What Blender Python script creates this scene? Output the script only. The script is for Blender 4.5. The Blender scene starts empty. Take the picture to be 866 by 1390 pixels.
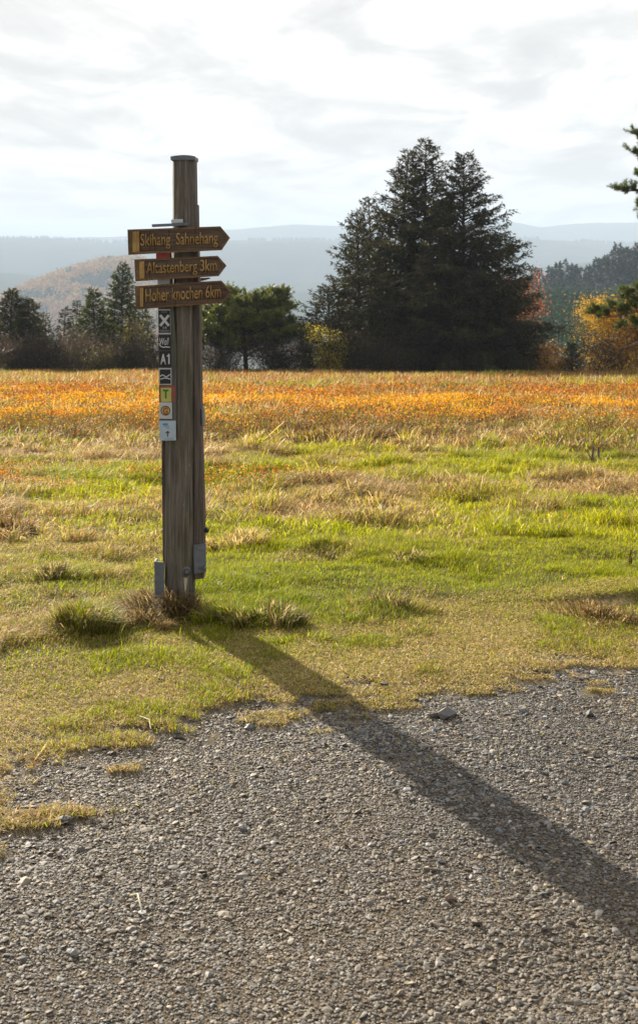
import bpy, bmesh, math, random
import numpy as np
from mathutils import Vector

R = math.radians
F = 1805.0            # focal length in photo pixels (50 mm lens)
EYE = 1.65
HY = 340.0            # horizon row
CX = 433.0
SUN_EL, SUN_AZ = R(20.0), math.atan2(-0.46, 0.888)   # azimuth measured from +Y towards +X

scene = bpy.context.scene
COL = scene.collection
rng = np.random.default_rng(7)

# ------------------------------------------------------------------ helpers
def hash2(ix, iy, seed):
    h = (ix * 374761393 + iy * 668265263 + seed * 974634777) & 0xFFFFFFFF
    h = ((h ^ (h >> 13)) * 1274126177) & 0xFFFFFFFF
    h = h ^ (h >> 16)
    return (h & 0xFFFF) / 65535.0

def vnoise(x, y, seed=0):
    x = np.asarray(x, float); y = np.asarray(y, float)
    ix = np.floor(x).astype(np.int64); iy = np.floor(y).astype(np.int64)
    fx = x - ix; fy = y - iy
    fx = fx * fx * (3 - 2 * fx); fy = fy * fy * (3 - 2 * fy)
    a = hash2(ix, iy, seed); b = hash2(ix + 1, iy, seed)
    c = hash2(ix, iy + 1, seed); d = hash2(ix + 1, iy + 1, seed)
    return (a * (1 - fx) + b * fx) * (1 - fy) + (c * (1 - fx) + d * fx) * fy

def fbm(x, y, seed=0, octv=4):
    s = 0; a = 0.5; t = 0
    for o in range(octv):
        s = s + a * vnoise(np.asarray(x) * 2 ** o + 13.7 * o, np.asarray(y) * 2 ** o - 7.1 * o, seed + o)
        t += a; a *= 0.5
    return s / t

def sstep(a, b, x):
    t = np.clip((np.asarray(x, float) - a) / (b - a), 0, 1)
    return t * t * (3 - 2 * t)

def ground_z(X, Y):
    X = np.asarray(X, float); Y = np.asarray(Y, float)
    k = 0.8
    z = -0.075 * k * np.logaddexp(0, (Y - 6.9) / k)
    z = np.maximum(z, -0.075 * 58.0 + 0 * Y)
    # beyond the crest of the moor
    d = np.maximum(Y - 64, 0)
    left = -0.30 * d
    left = np.maximum(left, -106.0)
    right = -0.085 * np.minimum(d, 70) - 0.012 * np.clip(d - 70, 0, 460) - 0.25 * np.maximum(d - 530, 0)
    right = np.maximum(right, -106.0)
    m = sstep(0.06, 0.13, X / np.maximum(Y, 1.0))
    z = z + np.where(d > 0, left * (1 - m) + right * m, 0)
    near = 1 - sstep(50, 66, Y)
    grassy = sstep(5.2, 7.0, Y - 0.3 * X)
    z = z + near * grassy * (0.13 * (fbm(X * 0.9, Y * 0.9, 3) - 0.5) + 0.085 * (fbm(X * 2.6, Y * 2.6, 9, 5) - 0.5))
    z = z + near * 0.25 * sstep(14, 30, Y) * (fbm(X * 0.22, Y * 0.22, 31) - 0.5)
    z = z + near * (1 - grassy) * (0.02 * (fbm(X * 1.7, Y * 1.7, 5) - 0.5) + 0.010 * (vnoise(X * 3.6, Y * 3.6, 55) - 0.5))
    # low bank at the right edge of the grass, where the turf has broken away
    bank = np.exp(-((X - 1.62) / 0.5) ** 2) * sstep(6.28, 6.36, Y + 0.03 * np.sin(X * 5)) * (1 - sstep(6.4, 7.6, Y))
    z = z + 0.055 * bank
    return z

def gravel_edge(X):
    X = np.asarray(X, float)
    return 5.08 + 0.34 * X - 0.46 * sstep(-0.55, -1.05, X)

def gravelness(X, Y):
    n = fbm(np.asarray(X) * 3.1, np.asarray(Y) * 3.1, 21, 5)
    n2 = fbm(np.asarray(X) * 1.1, np.asarray(Y) * 1.1, 41, 3)
    e = gravel_edge(X) + 0.9 * (n - 0.5) + 0.5 * (n2 - 0.5) + 0.7 * (fbm(np.asarray(X) * 9, np.asarray(Y) * 13, 29, 3) - 0.5)
    g = sstep(-0.16, 0.22, e - np.asarray(Y))
    # moss and grass islands left standing in the gravel
    isl = fbm(np.asarray(X) * 6.5, np.asarray(Y) * 12.0, 77, 4)
    reach = np.clip(1 - (gravel_edge(X) - np.asarray(Y)) / (0.75 + 1.0 * sstep(-0.2, -1.1, X)), 0, 1)
    th = 0.78 - 0.29 * reach * sstep(0.0, 0.05, reach)
    g = g * (1 - 0.95 * sstep(th, th + 0.05, isl) * (reach > 0))
    return g

def mesh_np(name, V, tris=None, quads=None, col=None, mats=(), smooth=False):
    me = bpy.data.meshes.new(name)
    V = np.asarray(V, np.float32).reshape(-1, 3)
    nt = 0 if tris is None else len(tris); nq = 0 if quads is None else len(quads)
    loops = []; starts = []
    if nt:
        loops.append(np.asarray(tris, np.int32).ravel()); starts.append(np.arange(nt, dtype=np.int32) * 3)
    if nq:
        loops.append(np.asarray(quads, np.int32).ravel()); starts.append(nt * 3 + np.arange(nq, dtype=np.int32) * 4)
    loops = np.concatenate(loops); starts = np.concatenate(starts)
    me.vertices.add(len(V)); me.vertices.foreach_set('co', V.ravel())
    me.loops.add(len(loops)); me.loops.foreach_set('vertex_index', loops)
    me.polygons.add(len(starts)); me.polygons.foreach_set('loop_start', starts)
    me.polygons.foreach_set('use_smooth', np.full(len(starts), smooth, bool))
    if col is not None:
        at = me.color_attributes.new('Col', 'FLOAT_COLOR', 'POINT')
        c = np.ones((len(V), 4), np.float32); c[:, :3] = col
        at.data.foreach_set('color', c.ravel())
    me.update(calc_edges=True)
    for m in mats: me.materials.append(m)
    return me

def link(name, me, parent=None, loc=None):
    o = bpy.data.objects.new(name, me); COL.objects.link(o)
    if parent is not None: o.parent = parent
    if loc is not None: o.location = loc
    return o

def tag(o, label=None, cat=None, group=None, kind=None):
    if label: o['label'] = label
    if cat: o['category'] = cat
    if group: o['group'] = group
    if kind: o['kind'] = kind
    return o

def empty(name, loc=(0, 0, 0), rz=0.0):
    o = bpy.data.objects.new(name, None); COL.objects.link(o)
    o.location = loc; o.rotation_euler = (0, 0, rz); o.empty_display_size = 0.2
    return o

def copy_tree(root):
    r = root.copy(); COL.objects.link(r)
    for ch in root.children:
        c = ch.copy(); COL.objects.link(c); c.parent = r
    return r

def unit(v):
    return v / np.maximum(np.linalg.norm(v, axis=-1, keepdims=True), 1e-9)

def rand_dirs(n, r=rng):
    return unit(r.normal(size=(n, 3)))

# kite shaped leaf or needle spray: (n) base points, directions, lengths, widths
def kites(P, D, L, W, C, r=rng, mid=0.45):
    P = np.asarray(P, float); D = unit(np.asarray(D, float)); n = len(P)
    L = np.broadcast_to(np.asarray(L, float), (n,))[:, None]; W = np.broadcast_to(np.asarray(W, float), (n,))[:, None]
    S = unit(np.cross(D, rand_dirs(n, r)))
    V = np.stack([P, P + D * L * mid + S * W * 0.5, P + D * L, P + D * L * mid - S * W * 0.5], 1).reshape(-1, 3)
    Q = np.arange(n * 4).reshape(n, 4)
    C = np.broadcast_to(np.asarray(C, float), (n, 3))
    return V, Q, np.repeat(C, 4, 0)

# grass blades: three triangles each
def blades(P, H, W, lean_dir, lean, C, tipc=None):
    n = len(P)
    H = np.broadcast_to(H, (n,))[:, None]; W = np.broadcast_to(W, (n,))[:, None]; lean = np.broadcast_to(lean, (n,))[:, None]
    ld = np.zeros((n, 3)); ld[:, 0] = np.cos(lean_dir); ld[:, 1] = np.sin(lean_dir)
    a = rng.uniform(0, math.pi, n)
    s = np.stack([np.cos(a), np.sin(a), 0 * a], 1)
    up = np.array([0, 0, 1.0])
    m = P + up * H * 0.55 + ld * H * lean * 0.35
    t = P + up * H * (1 - 0.35 * np.minimum(lean, 1.6)) + ld * H * lean
    V = np.stack([P - s * W * .5, P + s * W * .5, m - s * W * .42, m + s * W * .42, t], 1).reshape(-1, 3)
    b = np.arange(n)[:, None] * 5
    T = np.concatenate([b + [0, 1, 3], b + [0, 3, 2], b + [2, 3, 4]], 0)
    cc = np.repeat(C[:, None, :], 5, 1)
    if tipc is not None: cc[:, 4, :] = tipc
    return V, T, cc.reshape(-1, 3)

def tubes(paths, sides=6):
    Vs = []; Q = []; off = 0
    for pts, rad in paths:
        pts = np.asarray(pts, float); rad = np.asarray(rad, float); n = len(pts)
        d = unit(np.gradient(pts, axis=0))
        ref = np.array([0, 0, 1.0]) if abs(d[0][2]) < 0.9 else np.array([1.0, 0, 0])
        a = unit(np.cross(d, ref)); b = np.cross(d, a)
        th = np.linspace(0, 2 * math.pi, sides, endpoint=False)
        ring = (pts[:, None, :] + rad[:, None, None] * (np.cos(th)[None, :, None] * a[:, None, :] + np.sin(th)[None, :, None] * b[:, None, :]))
        Vs.append(ring.reshape(-1, 3))
        i = np.arange(n - 1)[:, None] * sides; j = np.arange(sides)[None, :]; j2 = (j + 1) % sides
        q = np.stack([i + j, i + j2, i + sides + j2, i + sides + j], -1).reshape(-1, 4) + off
        Q.append(q); off += n * sides
    return np.concatenate(Vs), np.concatenate(Q)

def catmesh(name, parts, mats, tri=False):
    V = []; Q = []; C = []; o = 0
    for v, q, c in parts:
        V.append(v); Q.append(q + o); C.append(c); o += len(v)
    V = np.concatenate(V); Q = np.concatenate(Q); C = np.concatenate(C)
    return mesh_np(name, V, tris=Q if tri else None, quads=None if tri else Q, col=C, mats=mats)

# ------------------------------------------------------------------ materials
def new_mat(name):
    m = bpy.data.materials.new(name); m.use_nodes = True
    nt = m.node_tree
    return m, nt, nt.nodes['Principled BSDF'], nt.nodes['Material Output']

def N(nt, typ, **kw):
    n = nt.nodes.new(typ)
    for k, v in kw.items(): setattr(n, k, v)
    return n

def noise_node(nt, scale, detail=4, rough=0.6, vec=None):
    n = N(nt, 'ShaderNodeTexNoise'); n.inputs['Scale'].default_value = scale
    n.inputs['Detail'].default_value = detail; n.inputs['Roughness'].default_value = rough
    if vec is not None: nt.links.new(vec, n.inputs['Vector'])
    return n

def ramp(nt, src, stops):
    r = N(nt, 'ShaderNodeValToRGB'); e = r.color_ramp.elements
    while len(e) < len(stops): e.new(0.5)
    for k, (p, c) in enumerate(stops):
        e[k].position = p; e[k].color = (*c, 1)
    nt.links.new(src, r.inputs['Fac'])
    return r

def mapped(nt, scale, coord='Object'):
    tc = N(nt, 'ShaderNodeTexCoord'); mp = N(nt, 'ShaderNodeMapping'); mp.inputs['Scale'].default_value = scale
    nt.links.new(tc.outputs[coord], mp.inputs['Vector'])
    return mp.outputs['Vector']

def mix_rgb(nt, fac, a, b, mode='MIX'):
    m = N(nt, 'ShaderNodeMix'); m.data_type = 'RGBA'; m.blend_type = mode
    for s, v in ((m.inputs[0], fac), (m.inputs[6], a), (m.inputs[7], b)):
        if hasattr(v, 'is_linked') or hasattr(v, 'links'): nt.links.new(v, s)
        elif isinstance(v, (int, float)): s.default_value = v
        else: s.default_value = (*v, 1)
    return m.outputs[2]

def bump(nt, src, strength, dist, bsdf):
    b = N(nt, 'ShaderNodeBump'); b.inputs['Strength'].default_value = strength; b.inputs['Distance'].default_value = dist
    nt.links.new(src, b.inputs['Height']); nt.links.new(b.outputs['Normal'], bsdf.inputs['Normal'])

def leaf_mat(name, trans=0.45, rough=0.5, spec=0.3, tint=(1, 1, 1)):
    m, nt, p, out = new_mat(name)
    a = N(nt, 'ShaderNodeAttribute', attribute_name='Col')
    p.inputs['Roughness'].default_value = rough; p.inputs['Specular IOR Level'].default_value = spec
    nt.links.new(a.outputs['Color'], p.inputs['Base Color'])
    t = N(nt, 'ShaderNodeBsdfTranslucent')
    nt.links.new(mix_rgb(nt, 1.0, a.outputs['Color'], tint, 'MULTIPLY'), t.inputs['Color'])
    mx = N(nt, 'ShaderNodeMixShader'); mx.inputs[0].default_value = trans
    nt.links.new(p.outputs[0], mx.inputs[1]); nt.links.new(t.outputs[0], mx.inputs[2])
    nt.links.new(mx.outputs[0], out.inputs['Surface'])
    return m

M = {}
M['grass'] = leaf_mat('grass_blades', 0.52, 0.5, 0.18)
M['leaf'] = leaf_mat('autumn_leaves', 0.5, 0.6, 0.2)
M['needle'] = leaf_mat('spruce_needles', 0.22, 0.65, 0.2)
M['pine'] = leaf_mat('pine_needles', 0.3, 0.5, 0.35)
M['far'] = leaf_mat('far_foliage', 0.15, 0.9, 0.05)

def bark_mat(name, c1, c2, sc=(6, 6, 1.5)):
    m, nt, p, out = new_mat(name)
    v = mapped(nt, sc); n = noise_node(nt, 5, 5, 0.7, v)
    nt.links.new(ramp(nt, n.outputs['Fac'], [(0.3, c1), (0.7, c2)]).outputs[0], p.inputs['Base Color'])
    p.inputs['Roughness'].default_value = 0.95; p.inputs['Specular IOR Level'].default_value = 0.15
    bump(nt, n.outputs['Fac'], 0.8, 0.02, p)
    return m
M['bark'] = bark_mat('spruce_bark', (0.035, 0.025, 0.018), (0.10, 0.075, 0.055))
M['pinebark'] = bark_mat('pine_bark', (0.07, 0.045, 0.03), (0.24, 0.17, 0.12))

def wood_mat(name, stops, moss=None, grain=(30, 30, 1.6), bscale=0.5, spots=True):
    m, nt, p, out = new_mat(name)
    v = mapped(nt, grain)
    n = noise_node(nt, 2.6, 6, 0.65, v)
    col = ramp(nt, n.outputs['Fac'], stops).outputs[0]
    v2 = mapped(nt, (60, 60, 1.3)); n2 = noise_node(nt, 3.2, 3, 0.6, v2)
    crack = ramp(nt, n2.outputs['Fac'], [(0.32, (0.18, 0.17, 0.16)), (0.42, (1, 1, 1))]).outputs[0]
    col = mix_rgb(nt, 0.75, col, crack, 'MULTIPLY')
    if moss:
        n3 = noise_node(nt, 1.0, 5, 0.7, mapped(nt, (9, 9, 3)))
        f = ramp(nt, n3.outputs['Fac'], [(0.50, (0, 0, 0)), (0.66, (0.75, 0.75, 0.75))]).outputs[0]
        col = mix_rgb(nt, f, col, moss)
    if spots:
        n4 = noise_node(nt, 1.0, 2, 0.5, mapped(nt, (95, 95, 38)))
        f4 = ramp(nt, n4.outputs['Fac'], [(0.70, (0, 0, 0)), (0.76, (0.6, 0.6, 0.6))]).outputs[0]
        col = mix_rgb(nt, f4, col, (0.30, 0.27, 0.20))
    nt.links.new(col, p.inputs['Base Color'])
    p.inputs['Roughness'].default_value = 0.85; p.inputs['Specular IOR Level'].default_value = 0.2
    bump(nt, n.outputs['Fac'], bscale, 0.012, p)
    return m
M['post'] = wood_mat('weathered_post_wood', [(0.3, (0.075, 0.065, 0.056)), (0.5, (0.135, 0.120, 0.102)), (0.72, (0.24, 0.22, 0.19))], moss=(0.085, 0.085, 0.025))
M['plank'] = wood_mat('weathered_grey_plank', [(0.3, (0.05, 0.042, 0.038)), (0.7, (0.17, 0.14, 0.122))])
M['batten'] = wood_mat('grey_batten', [(0.3, (0.07, 0.07, 0.07)), (0.7, (0.15, 0.145, 0.135))], moss=(0.07, 0.09, 0.04))
HG = (1.2, 30, 30)
M['frame'] = wood_mat('brown_board_rim', [(0.3, (0.10, 0.060, 0.032)), (0.7, (0.23, 0.145, 0.075))], moss=(0.085, 0.075, 0.045), grain=HG, spots=False)
M['field'] = wood_mat('dark_board_field', [(0.3, (0.05, 0.036, 0.027)), (0.72, (0.19, 0.135, 0.10))], moss=(0.12, 0.10, 0.075), grain=HG, spots=False)
M['letters'] = wood_mat('ochre_letters', [(0.36, (0.27, 0.17, 0.065)), (0.62, (0.43, 0.275, 0.105))], grain=(8, 8, 8), spots=False, bscale=0.2)

def plain(name, c, rough=0.6, metal=0.0, var=0.25, spec=0.4, sc=25):
    m, nt, p, out = new_mat(name)
    n = noise_node(nt, sc, 4, 0.6, mapped(nt, (1, 1, 1)))
    lo = tuple(x * (1 - var) for x in c); hi = tuple(min(1, x * (1 + var)) for x in c)
    nt.links.new(ramp(nt, n.outputs['Fac'], [(0.3, lo), (0.7, hi)]).outputs[0], p.inputs['Base Color'])
    p.inputs['Roughness'].default_value = rough; p.inputs['Metallic'].default_value = metal
    p.inputs['Specular IOR Level'].default_value = spec
    return m
M['zinc'] = plain('galvanised_steel', (0.15, 0.165, 0.20), 0.65, 0.25, 0.25)
M['steel'] = plain('dull_bolt_steel', (0.13, 0.13, 0.15), 0.5, 0.5, 0.4)
M['black'] = plain('plate_black', (0.018, 0.018, 0.022), 0.45, 0, 0.3)
M['white'] = plain('plate_white', (0.50, 0.53, 0.55), 0.5, 0, 0.12)
M['pale'] = plain('plate_pale_blue', (0.40, 0.50, 0.60), 0.5, 0, 0.1)
M['red'] = plain('plate_red', (0.48, 0.07, 0.07), 0.5, 0, 0.2)
M['rust'] = plain('plate_faded_red', (0.26, 0.08, 0.06), 0.6, 0, 0.2)
M['yellow'] = plain('plate_yellow', (0.46, 0.44, 0.13), 0.5, 0, 0.1)
M['green'] = plain('mark_green', (0.02, 0.20, 0.03), 0.5, 0, 0.1)
M['blue'] = plain('mark_blue', (0.05, 0.25, 0.50), 0.5, 0, 0.1)
M['grey'] = plain('mark_grey', (0.25, 0.25, 0.25), 0.5, 0, 0.1)
M['brown'] = plain('mark_brown', (0.10, 0.055, 0.03), 0.6, 0, 0.2)
M['orange'] = plain('mark_orange_red', (0.40, 0.10, 0.04), 0.6, 0, 0.2)
M['deadwood'] = plain('dead_wood', (0.15, 0.125, 0.105), 0.9, 0, 0.5, 0.2)
M['cord'] = plain('white_cord', (0.50, 0.46, 0.33), 0.8, 0, 0.3)

# ground
def ground_material():
    m, nt, p, out = new_mat('moor_ground')
    tc = N(nt, 'ShaderNodeTexCoord'); vec = tc.outputs['Object']
    a = N(nt, 'ShaderNodeAttribute', attribute_name='Col')
    n1 = noise_node(nt, 55, 8, 0.75, vec)
    n2 = noise_node(nt, 6, 5, 0.7, vec)
    gr = ramp(nt, n1.outputs['Fac'], [(0.3, (0.45, 0.45, 0.45)), (0.5, (0.95, 0.95, 0.95)), (0.72, (1.75, 1.75, 1.75))]).outputs[0]
    c = mix_rgb(nt, 1.0, a.outputs['Color'], gr, 'MULTIPLY')
    g2 = ramp(nt, n2.outputs['Fac'], [(0.3, (0.8, 0.78, 0.76)), (0.7, (1.15, 1.15, 1.18))]).outputs[0]
    c = mix_rgb(nt, 1.0, c, g2, 'MULTIPLY')
    n3 = noise_node(nt, 260, 3, 0.7, vec)
    c = mix_rgb(nt, 1.0, c, ramp(nt, n3.outputs['Fac'], [(0.36, (0.5, 0.5, 0.5)), (0.5, (0.95, 0.95, 0.95)), (0.66, (1.7, 1.66, 1.6))]).outputs[0], 'MULTIPLY')
    nt.links.new(c, p.inputs['Base Color'])
    p.inputs['Roughness'].default_value = 0.95; p.inputs['Specular IOR Level'].default_value = 0.15
    bump(nt, n1.outputs['Fac'], 0.9, 0.012, p)
    return m
M['ground'] = ground_material()

def stone_material():
    m, nt, p, out = new_mat('broken_stone')
    a = N(nt, 'ShaderNodeAttribute', attribute_name='Col')
    n = noise_node(nt, 160, 4, 0.6, mapped(nt, (1, 1, 1)))
    g = ramp(nt, n.outputs['Fac'], [(0.3, (0.7, 0.7, 0.7)), (0.7, (1.3, 1.3, 1.3))]).outputs[0]
    nt.links.new(mix_rgb(nt, 1.0, a.outputs['Color'], g, 'MULTIPLY'), p.inputs['Base Color'])
    p.inputs['Roughness'].default_value = 0.7; p.inputs['Specular IOR Level'].default_value = 0.35
    return m
M['stone'] = stone_material()

def hill_material(name, c1, c2, scale, c3=None):
    m, nt, p, out = new_mat(name)
    v = mapped(nt, (1, 0.5, 1)); n = noise_node(nt, scale, 6, 0.65, v)
    st = [(0.35, c1), (0.55, c2)] + ([(0.68, c3)] if c3 else [])
    nt.links.new(ramp(nt, n.outputs['Fac'], st).outputs[0], p.inputs['Base Color'])
    p.inputs['Roughness'].default_value = 1; p.inputs['Specular IOR Level'].default_value = 0
    return m

# ------------------------------------------------------------------ terrain sheet
def build_ground():
    ys = np.concatenate([np.linspace(-10, 1.4, 20), 1.5 * np.exp(np.linspace(0, math.log(9500 / 1.5), 640))])
    us = np.linspace(-1, 1, 341)
    YY, UU = np.meshgrid(ys, us, indexing='ij')
    W = 4.0 + 0.9 * np.abs(YY)
    XX = UU * np.abs(UU) ** 0.35 * W
    ZZ = ground_z(XX, YY)
    rough = (YY < 8) & (YY > 0)
    g = gravelness(XX, YY)
    ZZ = ZZ - 0.013 * g * (YY < 9)
    V = np.stack([XX, YY, ZZ], -1).reshape(-1, 3)
    nr, nc = XX.shape
    i = np.arange(nr - 1)[:, None] * nc; j = np.arange(nc - 1)[None, :]
    Q = np.stack([i + j, i + j + 1, i + nc + j + 1, i + nc + j], -1).reshape(-1, 4)
    gcol = np.array([0.108, 0.098, 0.086]); gbrown = np.array([0.142, 0.108, 0.070])
    t = fbm(XX * 1.3, YY * 1.3, 61)[..., None]
    nearb = (1 - sstep(3.2, 4.4, YY))[..., None]
    gravel = gcol * (1 - np.clip(t * 0.5 + nearb * 0.5, 0, 1)) + gbrown * np.clip(t * 0.5 + nearb * 0.5, 0, 1)
    soil = np.array([0.085, 0.068, 0.026]) * (0.7 + 0.6 * fbm(XX * 2, YY * 2, 66)[..., None])
    soil = np.where((YY > 16)[..., None], np.array([0.07, 0.045, 0.022]), soil)
    far = np.array([0.035, 0.045, 0.028])
    soil = np.where((YY > 70)[..., None], far, soil)
    tanl = np.array([0.29, 0.225, 0.11]) * (0.7 + 0.6 * fbm(XX * 6, YY * 6, 68)[..., None])
    te = np.exp(-((YY - gravel_edge(XX) - 0.25) / 0.55) ** 2)[..., None]
    soil = soil * (1 - te) + tanl * te
    C = gravel * g[..., None] + soil * (1 - g[..., None])
    me = mesh_np('ground', V, quads=Q, col=C.reshape(-1, 3), mats=[M['ground']], smooth=True)
    o = link('ground', me); tag(o, kind='structure')
build_ground()

# ------------------------------------------------------------------ gravel
def rock_shapes(nvar, r):
    bm = bmesh.new(); bmesh.ops.create_icosphere(bm, subdivisions=1, radius=1.0)
    bm.verts.ensure_lookup_table()
    base = np.array([v.co[:] for v in bm.verts]); tri = np.array([[v.index for v in f.verts] for f in bm.faces]); bm.free()
    out = []
    for k in range(nvar):
        v = base * r.uniform(0.62, 1.25, (len(base), 1))
        for q in range(3):   # chop planes for flat broken faces
            d = unit(r.normal(size=3)); h = r.uniform(0.35, 0.7)
            dd = v @ d; v = v - np.outer(np.maximum(dd - h, 0), d)
        out.append(v)
    return np.array(out), tri

def stones_mesh(name, X, Y, S, C, r, sink=0.25, flat=(0.25, 0.6)):
    shapes, tri = rock_shapes(24, r)
    n = len(X); k = r.integers(0, 24, n)
    V = shapes[k]
    sc = np.stack([S * r.uniform(0.85, 1.35, n), S * r.uniform(0.7, 1.05, n), S * r.uniform(*flat, n)], 1)
    V = V * sc[:, None, :]
    tx = r.normal(0, 0.28, n); a = r.uniform(0, 2 * math.pi, n)
    c, s = np.cos(tx)[:, None], np.sin(tx)[:, None]
    y = V[..., 1] * c - V[..., 2] * s; z = V[..., 1] * s + V[..., 2] * c
    ca, sa = np.cos(a)[:, None], np.sin(a)[:, None]
    x2 = V[..., 0] * ca - y * sa; y2 = V[..., 0] * sa + y * ca
    Z = ground_z(X, Y) - 0.012 * gravelness(X, Y) + sc[:, 2] * (1 - 2 * sink) * 0.8
    V = np.stack([x2 + X[:, None], y2 + Y[:, None], z + Z[:, None]], -1)
    T = (tri[None] + (np.arange(n) * V.shape[1])[:, None, None]).reshape(-1, 3)
    return mesh_np(name, V.reshape(-1, 3), tris=T, col=np.repeat(C, V.shape[1], 0), mats=[M['stone']])

def build_gravel():
    r = np.random.default_rng(11)
    def sample(n, y0, y1):
        Y = np.sqrt(r.uniform(y0 ** 2, y1 ** 2, n)); X = r.uniform(-1, 1, n) * (0.25 * Y + 1.0)
        return X, Y
    X, Y = sample(480000, 2.45, 6.0)
    n = 230000; Y2 = r.uniform(2.2, 6.3, n); X2 = r.choice([-1, 1], n) * (0.25 * Y2 + 0.9 + r.uniform(0, 1, n) * 1.5)
    X = np.concatenate([X, X2]); Y = np.concatenate([Y, Y2])
    keep = r.random(len(X)) < gravelness(X, Y)
    X, Y = X[keep], Y[keep]
    S = np.exp(r.normal(math.log(0.0034), 0.42, len(X))) * (0.72 + 0.62 * fbm(X * 1.6, Y * 1.6, 75))
    big = r.random(len(X)) < 0.032 * (0.4 + 1.2 * fbm(X * 2, Y * 2, 71))
    S = np.where(big, 0.0065 + 0.0085 * r.random(len(X)) ** 2, S)
    n = len(X)
    g = (0.038 + 0.20 * r.random(n) ** 1.5)[:, None]
    tone = r.random(n)[:, None]
    C = g * np.where(tone < 0.5, np.array([1.05, 0.96, 0.85]), np.where(tone < 0.75, np.array([1.2, 0.96, 0.70]), np.array([0.92, 0.98, 1.06])))
    dust = sstep(0.40, 0.66, fbm(X * 1.5, Y * 2.2, 73))[:, None]; dust = np.clip(dust + 0.45 * (1 - sstep(3.3, 4.6, Y))[:, None], 0, 1)
    C = C * (1 - 0.42 * dust) + 0.42 * dust * np.array([0.158, 0.122, 0.082]) * r.uniform(0.6, 1.35, (n, 1))
    pale = r.random(n) < 0.04
    C[pale] = C[pale] * 1.9
    o = link('gravel', stones_mesh('gravel', X, Y, np.minimum(S, 0.017), C, r, 0.36, (0.22, 0.5))); tag(o, 'loose grey and brown crushed stone covering the path', 'gravel', kind='stuff')
build_gravel()

# ------------------------------------------------------------------ meadow grass
GREEN = np.array([0.17, 0.245, 0.006]); LIME = np.array([0.42, 0.40, 0.008]); OLIVE = np.array([0.17, 0.155, 0.022])
STRAW = np.array([0.58, 0.44, 0.20]); TAN = np.array([0.34, 0.215, 0.07]); DARK = np.array([0.11, 0.065, 0.03]); RUST = np.array([0.42, 0.16, 0.025])

def grass_cols(X, Y, r):
    n = len(X)
    p1 = fbm(X * 0.55, Y * 0.55, 101); p2 = fbm(X * 1.9, Y * 1.9, 111); p3 = fbm(X * 0.25 + 5, Y * 0.35, 121)
    base = np.interp(Y, [4.2, 5.0, 5.5, 6.2, 9.5, 11.5, 13.5, 17, 30, 60], [0.80, 0.74, 0.42, 0.18, 0.30, 0.46, 0.50, 0.60, 0.9, 0.92])
    base = base + 0.12 * sstep(0, -3, X) * sstep(8, 11, Y) - 0.10 * sstep(0, 2, X) * (Y < 14)
    ps = np.clip(base + 2.1 * (p1 - 0.5) + 1.8 * (p2 - 0.5), 0.04, 0.97)
    dry = r.random(n) < ps
    k = r.random((n, 1)); k2 = r.random((n, 1))
    gmix = np.clip(0.5 + 1.8 * (p3 - 0.5) + r.normal(0, 0.25, n), 0, 1)[:, None]
    green = GREEN * (1 - gmix) + LIME * gmix
    green = np.where(k < 0.18, OLIVE, green)
    tand = np.where(k < 0.45, STRAW, np.where(k < 0.85, TAN, DARK))
    orange = sstep(24, 36, Y)[:, None]
    tand = np.where(k2 < (0.30 + 1.2 * (p1[:, None] - 0.5)) * orange + 0.05, RUST, tand)
    tand = tand * (1 - 0.22 * orange)
    C = np.where(dry[:, None], tand, green) * r.uniform(0.5, 1.5, (n, 1))
    return C, dry, p2

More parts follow.
